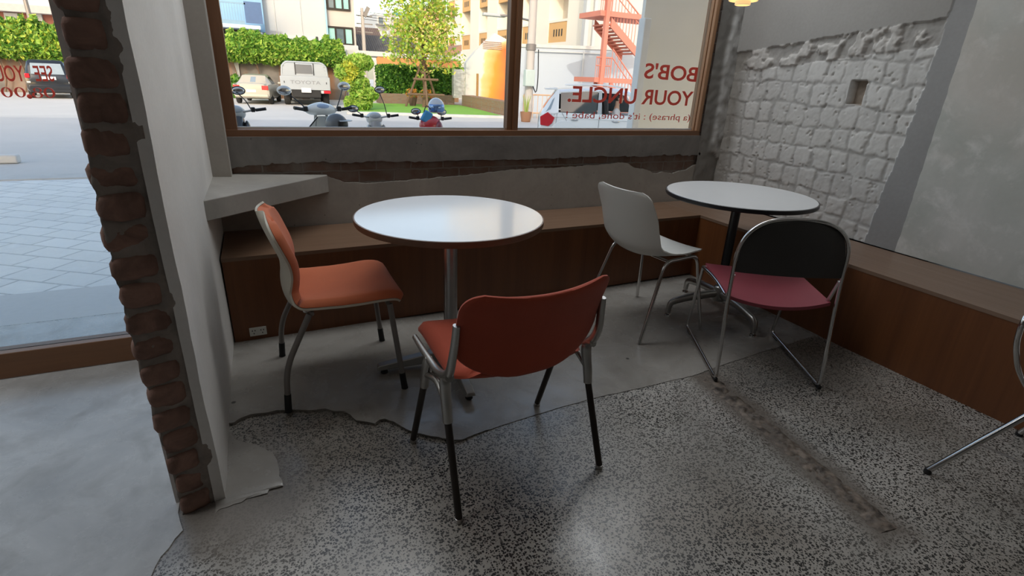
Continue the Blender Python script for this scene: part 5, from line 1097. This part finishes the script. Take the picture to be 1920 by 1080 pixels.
for sx in (-1, 1): m.tube(catmull([(sx*.1, -.03, .2), (sx*.18, -.02, .14), (sx*.2, .08, -.08), (sx*.15, .26, -.02)], 12), np.linspace(.055, .033, 12), 12)
body = m.build('body', skin_m, DV, sharp=None); rm_ = body.modifiers.new('fuse', 'REMESH'); rm_.mode = 'VOXEL'; rm_.voxel_size = .008; rm_.use_smooth_shade = True
m = MB(); m.ell((0, -.016, .492), (.083, .092, .105), 20, 14, fn=lambda p: (p[0], p[1] if not (p[1] > .03 and p[2] < .045) else .03, p[2])); m.build('hair', hair_m, DV, sharp=None)
m = MB(); m.ell((0, -.03, .05), (.165, .115, .205), 24, 14)
for sx in (-1, 1): m.tube(catmull([(sx*.09, -.03, .2), (sx*.185, -.02, .15), (sx*.205, .06, -.05)], 9), np.linspace(.062, .055, 9), 14)
o = m.build('shirt', shirt_m, DV, sharp=None); r2_ = o.modifiers.new('fuse', 'REMESH'); r2_.mode = 'VOXEL'; r2_.voxel_size = .01; r2_.use_smooth_shade = True
for sx in (-1, 1): MB().ell((sx*.03, .083, .476), (.011, .006, .005), 8, 6).build('eye', MT['black'], DV)
# --- pickup seen from behind
pc = (GP(540, 199)+GP(605, 196))/2; dd_ = 20.3; pL, pR = AD(530, 165, dd_), AD(618, 165, dd_); Wd = np.linalg.norm((pR-pL)[:2]); hdp = np.array([pR[0]-pL[0], pR[1]-pL[1]])/Wd; hdp = np.array([-hdp[1], hdp[0]])
mid = (pL+pR)/2; t = thing('pickup_truck', 'white pickup truck seen from behind, parked against the ivy-topped wall', 'car', (mid[0], mid[1], GZ), math.atan2(hdp[1], hdp[0])-math.pi/2+.36); k = Wd/1.75; t.scale = (k, k, k*.91)
pw = paint('white_truck_paint', (.4, .43, .45))
MB().bb((-.86, 0, .62), (.86, .05, 1.12)).build('tailgate', pw, t, bevel=.015)
for sx in (-1, 1): MB().bb((sx*.80, .05, .58), (sx*.87, 2.2, 1.12)).build('bed_side', pw, t, bevel=.015)
MB().bb((-.8, .05, .55), (.8, 2.2, .66)).build('bed_floor', MT['greysteel'], t)
cabP = [(2.2, .45), (2.2, 1.15), (2.28, 1.62), (2.42, 1.72), (3.3, 1.72), (3.75, 1.15), (4.7, 1.05), (4.75, .45)]
cm = MB(); V = []
for sx, in ((-1,), (1,)):
    for y_, z_ in cabP: V.append((sx*(.85 if z_ < 1.2 else .70), y_, z_))
n = len(cabP); cm.add(V, [tuple(range(n))[::-1], tuple(range(n, 2*n))]+[(i, (i+1) % n, n+(i+1) % n, n+i) for i in range(n)]); cm.build('cab', pw, t, sharp=25, bevel=.03)
MB().add([(-.33, 2.20, 1.22), (.33, 2.20, 1.22), (.31, 2.265, 1.6), (-.31, 2.265, 1.6), (-.33, 2.24, 1.22), (.33, 2.24, 1.22), (.31, 2.3, 1.6), (-.31, 2.3, 1.6)], [(0, 1, 2, 3), (7, 6, 5, 4), (4, 5, 1, 0), (5, 6, 2, 1), (6, 7, 3, 2), (7, 4, 0, 3)]).build('rear_window', dglass, t)
# rack hoop over the bed end
hoop = fillet([(-.80, .15, 1.1), (-.76, .15, 1.52), (-.62, .15, 1.66), (.62, .15, 1.66), (.76, .15, 1.52), (.80, .15, 1.1)], .08, 5); MB().tube(hoop, .035, 10).build('rack_hoop', pw, t)
for z_ in (1.2, 1.32, 1.44, 1.56):
    for sx in (-1, 1): MB().bb((sx*.30, .13, z_-.06), (sx*(.79 if z_ < 1.5 else .70), .17, z_+.052)).build('rack_slat', pw, t)
for sx in (-1, 1): MB().bb((sx*.30, .12, 1.16), (sx*.335, .18, 1.64)).build('rack_post', MT['black'], t)
MB().bb((-.78, .10, 1.12), (.78, .2, 1.18)).build('rack_rail', pw, t)
V, F_ = text_mb('TOYOTA', 1.0, 1.0, .004); w_ = V[:, 0].max(); MB().add(np.c_[V[:, 0]/w_*1.06-.53, -.004-V[:, 2]*2-.002, .84+V[:, 1]/.73*.14], F_).build('lettering', plain('grey_letter', (.24, .25, .26), .5), t, sharp=20)
for sx in (-1, 1):
    l_ = MB().bb((sx*.62, -.02, .50), (sx*.86, .05, .61)).build('tail_light', red_l, t, bevel=.01); MB().bb((sx*.52, -.02, .50), (sx*.615, .05, .61)).build('reverse_light', wht, t)
    MB().bb((sx*.72, -.012, .86), (sx*.745, .0, .94)).build('latch', MT['black'], t)
    wheel(t, sx*.70, .75, .34, .22); wheel(t, sx*.70, 3.8, .34, .22)
MB().bb((-.17, -.06, .52), (.17, -.045, .70)).build('licence_plate', plate, t); MB().bb((-.5, .03, .34), (.5, .12, .62)).build('under_panel', MT['black'], t); MB().bb((-.45, .1, .3), (.45, 2.1, .55)).build('chassis', MT['black'], t)
# --- beige sedan
sedan = Car([(-2.2, .42, .70, .72, .86, .60, .88), (-2.12, .32, .82, .80, .95, .64, .97), (-1.55, .25, .85, .84, .96, .66, 1.0), (-1.0, .22, .86, .85, .93, .58, 1.36), (-.3, .22, .86, .85, .92, .56, 1.42), (.35, .22, .86, .85, .91, .57, 1.36), (1.1, .23, .86, .84, .9, .66, .95), (1.9, .28, .82, .8, .8, .62, .84), (2.15, .36, .7, .68, .68, .5, .7)])
def car_place(px0, px1, py, D, name, label, extra=0.0, w=1.7):
    a, b = AD(px0, py, D), AD(px1, py, D); m_ = (a+b)/2; d = (b-a)[:2]; L = np.linalg.norm(d); d /= L; hd_ = np.array([-d[1], d[0]]); t = thing(name, label, 'car', (m_[0], m_[1], GZ), math.atan2(hd_[1], hd_[0])-math.pi/2+extra); t.scale = (L/w,)*3; return t
def fit_out(t, C, pm, ytail, lights, wy, glassm=wglass, rg=None, wr=.31):
    C.loft().build('body', pm, t, sharp=40)
    C.topwin(*rg).build('rear_window', glassm, t)
    for sx in (-1, 1):
        C.sidewin((-.95, .1), (-.75, .1), sx).build('side_window', dglass, t); 
        (x0, x1, z0, z1, y0) = lights; MB().bb((sx*x0, y0, z0), (sx*x1, y0+.16, z1)).build('tail_light', red_l, t, bevel=.015)
        for y_ in wy: wheel(t, sx*.76, y_, wr, .19)
        MB().ell((sx*.95, .75, .98), (.1, .05, .07), 12, 8).build('wing_mirror', pm, t)
    MB().bb((-.22, ytail-.02, .58), (.22, ytail+.06, .70)).build('licence_plate', plate, t); MB().bb((-.76, ytail-.01, .36), (.76, ytail+.12, .5)).build('bumper', pm, t, bevel=.03)
t = car_place(402, 468, 170, 19.2, 'sedan', 'beige saloon car parked left of the pickup, cut by the window frame', .26); t.location.x += hdp[0]*2.2; t.location.y += hdp[1]*2.2
fit_out(t, sedan, paint('champagne_paint', (.5, .46, .37)), -2.2, (.50, .80, .70, .90, -2.22), (-1.35, 1.3), wglass, (-1.12, -1.5))
# --- black SUV seen through the shop front
bsuv = Car([(-2.05, .42, .72, .74, .9, .66, .95), (-2.0, .3, .86, .86, 1.0, .72, 1.1), (-1.8, .26, .88, .88, 1.02, .68, 1.55), (-1.6, .24, .9, .9, 1.02, .66, 1.72), (0, .24, .9, .9, 1.0, .66, 1.76), (.5, .24, .9, .9, 1.0, .66, 1.66), (1.2, .26, .9, .88, 1.0, .7, 1.08), (2.1, .34, .8, .78, .85, .6, .9)])
t = car_place(54, 122, 140, 19.2, 'suv', 'black SUV seen from behind through the left shop front', .68, 1.85); t.location = AD(92, 140, 17.6)+np.array([-.26, .965, 0])*2.0; t.location.z = GZ
bp = paint('black_car_paint', (.016, .018, .022)); bsuv.loft().build('body', bp, t, sharp=40)
MB().add([(-.62, -2.03, 1.1), (.62, -2.03, 1.1), (.56, -1.80, 1.58), (-.56, -1.80, 1.58), (-.6, -1.98, 1.1), (.6, -1.98, 1.1), (.54, -1.76, 1.58), (-.54, -1.76, 1.58)], [(0, 1, 2, 3), (7, 6, 5, 4), (4, 5, 1, 0), (5, 6, 2, 1), (6, 7, 3, 2), (7, 4, 0, 3)]).build('rear_window', wglass, t)
for sx in (-1, 1):
    MB().bb((sx*.68, -2.08, .92), (sx*.86, -1.9, 1.12)).build('tail_light', red_l, t, bevel=.02); MB().bb((sx*.70, -2.10, .70), (sx*.84, -2.0, .78)).build('reverse_light', wht, t)
    for y_ in (-1.3, 1.35): wheel(t, sx*.79, y_, .35, .21)
    bsuv.sidewin((-1.5, .9), (-1.5, .5), sx).build('side_window', dglass, t)
MB().bb((-.26, -2.11, .86), (.26, -2.02, 1.0)).build('licence_plate', plate, t); MB().bb((-.8, -2.12, .45), (.8, -1.98, .62)).build('bumper', bp, t, bevel=.03)
# --- motor scooters parked outside the window; they face the street
def bike(name, label, px, py, D, yaw, s, body, accent, style, mirrors=((.30, .1, .34), (-.30, .1, .34)), cat='scooter'):
    """placed so that the middle of its handlebar is seen at pixel (px,py)"""
    p = AD(px, py, D); hb = Vector((0, .40, .93)); R = Matrix.Rotation(yaw, 3, 'Z'); q = R @ hb; s = (p[2]-GZ)/.93 if s is None else s
    t = thing(name, label, cat, (p[0]-q.x*s, p[1]-q.y*s, GZ), yaw); t.scale = (s, s, s)
    def tor(y, r, rr, nm): 
        a = np.linspace(0, 2*math.pi, 33); o = MB().tube([(0, y+r*math.cos(q_), r+rr+r*math.sin(q_)) for q_ in a], rr, 10, caps=False).build(nm, tyre, t, sharp=None); MB().lathe([(.02, -.05), (.06, -.05), (r-rr*.7, -.018), (r-rr*.7, .018), (.06, .05), (.02, .05)], 20, (0, y, r+rr), 'x').build('hub', MT['alu'], o); return o
    tor(.66, .2, .05, 'front_wheel'); tor(-.58, .2, .055, 'rear_wheel')
    st = catmull([(0, .66, .25), (0, .58, .5), (0, .46, .78), (0, .42, .9)], 10); 
    for sx in (-1, 1): MB().tube(st+np.array([sx*.07, 0, 0]), .018, 8).build('fork', MT['steel'], t)
    MB().tube(catmull([(-.34, .33, .96), (-.2, .37, .94), (0, .41, .91), (.2, .37, .94), (.34, .33, .96)], 14), .012, 8).build('handlebar', MT['steel'], t)
    for sx in (-1, 1):
        MB().tube([(sx*.24, .36, .945), (sx*.36, .325, .965)], .019, 10).build('grip', MT['black'], t); MB().tube([(sx*.2, .40, .95), (sx*.33, .40, .94)], .006, 6).build('brake_lever', MT['chrome'], t); MB().box((sx*.21, .37, .95), (.05, .05, .06)).build('switch_box', MT['black'], t, bevel=.01)
        mx, my, mz = mirrors[0 if sx > 0 else 1]; o = MB().tube(catmull([(sx*.19, .39, .95), (sx*.2+(mx-sx*.2)*.4, .42, .95+mz*.45), (mx, .40+my, .93+mz)], 8), .007, 6).build('mirror_stem', MT['black'], t); 
        hd_ = MB().ell((mx+sx*.02, .40+my, .95+mz), (.085, .025, .055), 18, 10).build('mirror', body if style == 'scooter' else MT['black'], t); MB().ell((mx+sx*.02, .385+my, .95+mz), (.07, .014, .043), 18, 8).build('mirror_glass', MT['chrome'], hd_)
    if style == 'scooter':
        MB().ell((0, .42, .93), (.2, .1, .075), 24, 14, fn=lambda p: (p[0], p[1], p[2]+.02*(1-abs(p[0])/.2))).build('headset_cowl', body, t)
        MB().ell((0, .37, .965), (.1, .05, .045), 20, 10).build('dashboard', plain('blue_grey_dial', (.35, .45, .62), .2) if 'blue_grey_dial' not in bpy.data.materials else bpy.data.materials['blue_grey_dial'], t)
        G = np.zeros((16, 15, 3))
        for i in range(16):
            z = .86-.6*i/15; w = np.interp(i/15, [0, .2, .6, 1], [.1, .21, .24, .2])
            for j in range(15): v = -1+j/7; G[i, j] = (w*v, .46+.08*(i/15)-.16*v*v, z)
        MB().slab(G, G+[0, .025, 0]).build('leg_shield', body, t, sharp=50); MB().tube(np.vstack([G[::-1, 0], G[:, -1]]) if False else G[:, 0], .008, 6).build('shield_trim', MT['black'], t); MB().tube(G[:, -1], .008, 6).build('shield_trim', MT['black'], t)
        MB().bb((-.18, -.1, .27), (.18, .5, .33)).build('floor_board', MT['black'], t, bevel=.02); MB().ell((0, -.45, .48), (.2, .42, .22), 24, 14).build('rear_body', body, t); MB().ell((0, .66, .38), (.1, .24, .13), 20, 12).build('front_mudguard', body, t)
    else:
        MB().ell((0, .45, .90), (.13, .1, .1), 20, 12).build('headlight_cowl', body, t); MB().ell((0, .38, .95), (.09, .05, .05), 18, 10).build('dashboard', plain('pale_dial', (.5, .55, .6), .2) if 'pale_dial' not in bpy.data.materials else bpy.data.materials['pale_dial'], t)
        MB().tube(catmull([(0, .42, .82), (0, .2, .52), (0, -.2, .46), (0, -.6, .58)], 14), np.interp(np.linspace(0, 1, 14), [0, .4, 1], [.1, .09, .12]), 14).build('frame_cover', accent, t)
        for sx in (-1, 1): MB().ell((sx*.12, .36, .58), (.05, .16, .24), 16, 10).build('leg_shield', accent, t)
        MB().box((0, -.05, .32), (.26, .34, .24)).build('engine', MT['greysteel'], t, bevel=.04); MB().ell((0, .66, .40), (.08, .25, .12), 18, 10).build('front_mudguard', body, t)
    MB().ell((0, -.38, .70), (.15, .40, .07), 24, 12).build('seat', MT['black'], t); MB().tube([(.16, -.1, .22), (.18, -.85, .32)], [.03, .05], 10).build('exhaust', MT['steel'], t); MB().box((0, -.86, .58), (.16, .05, .09)).build('tail_light', red_l, t, bevel=.01); MB().tube([(-.1, -.1, .26), (-.2, -.12, .0)], .012, 6).build('side_stand', MT['steel'], t)
    return t
creamp = paint('cream_scooter_paint', (.86, .87, .84)); greyp = paint('silver_bike_paint', (.3, .29, .29)); redp = paint('red_bike_paint', (.5, .03, .04)); blackp = paint('black_bike_paint', (.02, .02, .02))
s1 = bike('motor_scooter', 'cream scooter with blue dial and two round mirrors, a grey helmet on its seat', 603, 207, 6.1, .3, None, creamp, creamp, 'scooter', ((.34, .1, .26), (-.40, .02, .2)))
s2 = bike('motorbike', 'small silver motorbike with one raised mirror, between the cream scooter and red motorbike', 703, 219, 6.9, .05, None, paint('pale_silver_paint', (.72, .74, .74)), greyp, 'bike', ((.10, .1, .38), (-.32, -.05, .10)), 'motorbike')
s3 = bike('motorbike', 'black and pale grey motorbike at the left end of the window, cut by the frame', 440, 208, 6.0, .1, None, paint('grey_white_paint', (.55, .57, .58)), blackp, 'bike', ((.06, .1, .22), (-.3, .1, .3)), 'motorbike')
s4 = bike('motorbike', 'red motorbike carrying a blue bag, under the white full-face helmet', 806, 224, 7.2, -.1, None, redp, redp, 'bike', ((.2, .08, .1), (-.2, .08, .1)), 'motorbike')
MB().ell((0, .36, .83), (.19, .15, .17), 22, 14).build('front_fairing', redp, s4); MB().ell((.12, .30, .80), (.08, .12, .12), 16, 10).build('side_fairing', paint('maroon_bike_paint', (.2, .02, .03)), s4)
# helmets and bag
def helmet(name, label, P, r, yaw, shellm, visor, peak=False):
    t = thing(name, label, 'helmet', P, yaw)
    def cut(p):
        x, y, z = p; 
        if z < -.55*r: z = -.55*r-.1*(z+.55*r)
        return (x*.92, y*1.06, z)
    MB().ell((0, 0, .55*r), (r, r, r), 28, 18, fn=cut).build('shell', shellm, t, sharp=None)
    G = np.zeros((9, 17, 3))
    for i in range(9):
        e = math.radians(-26+46*i/8)
        for j in range(17): a_ = math.radians(-68+136*j/16); G[i, j] = (r*.935*1.02*math.sin(a_)*math.cos(e), r*1.08*math.cos(a_)*math.cos(e), .55*r+r*1.02*math.sin(e))
    MB().slab(G, G*[.97, .97, 1]).build('visor', visor, t, sharp=None)
    if peak:
        G = np.zeros((6, 13, 3))
        for i in range(6):
            for j in range(13): a_ = math.radians(-60+120*j/12); rr_ = r*(1.0+.5*i/5); G[i, j] = (rr_*.9*math.sin(a_), rr_*math.cos(a_), .55*r+r*.38-.04*r*i/5)
        MB().slab(G, G+[0, 0, .006]).build('peak', plain('grey_peak', (.4, .41, .42), .4), t, sharp=40)
    return t
h1 = AD(632, 244, 5.5); helmet('helmet', 'dark grey open-face helmet with a peak, resting on the seat of the cream scooter', (h1[0], h1[1], h1[2]), .108, -2.0, plain('dark_grey_helmet', (.13, .135, .145), .35), plain('dark_opening', (.02, .018, .018), .4), True)
h2 = AD(818, 211, 7.25); helmet('helmet', 'white and blue full-face helmet with mirrored visor on top of the red motorbike', (h2[0], h2[1], h2[2]), .125, 2.9, plain('pearl_helmet', (.55, .58, .63), .15, coat=.5), plain('blue_mirror_visor', (.18, .3, .55), .08, .6))
b1 = AD(800, 222, 7.1); t = thing('bag', 'small bright blue bag hanging on the red motorbike', 'bag', (b1[0], b1[1], b1[2]-.04)); MB().box((0, 0, .06), (.12, .08, .15), Matrix.Rotation(.5, 3, 'Y')).build('pouch', plain('bright_blue_fabric', (.06, .3, .6), .7), t, bevel=.02); MB().tube(catmull([(-.04, 0, .12), (0, 0, .2), (.06, 0, .16)], 8), .006, 6).build('strap', MT['black'], t)
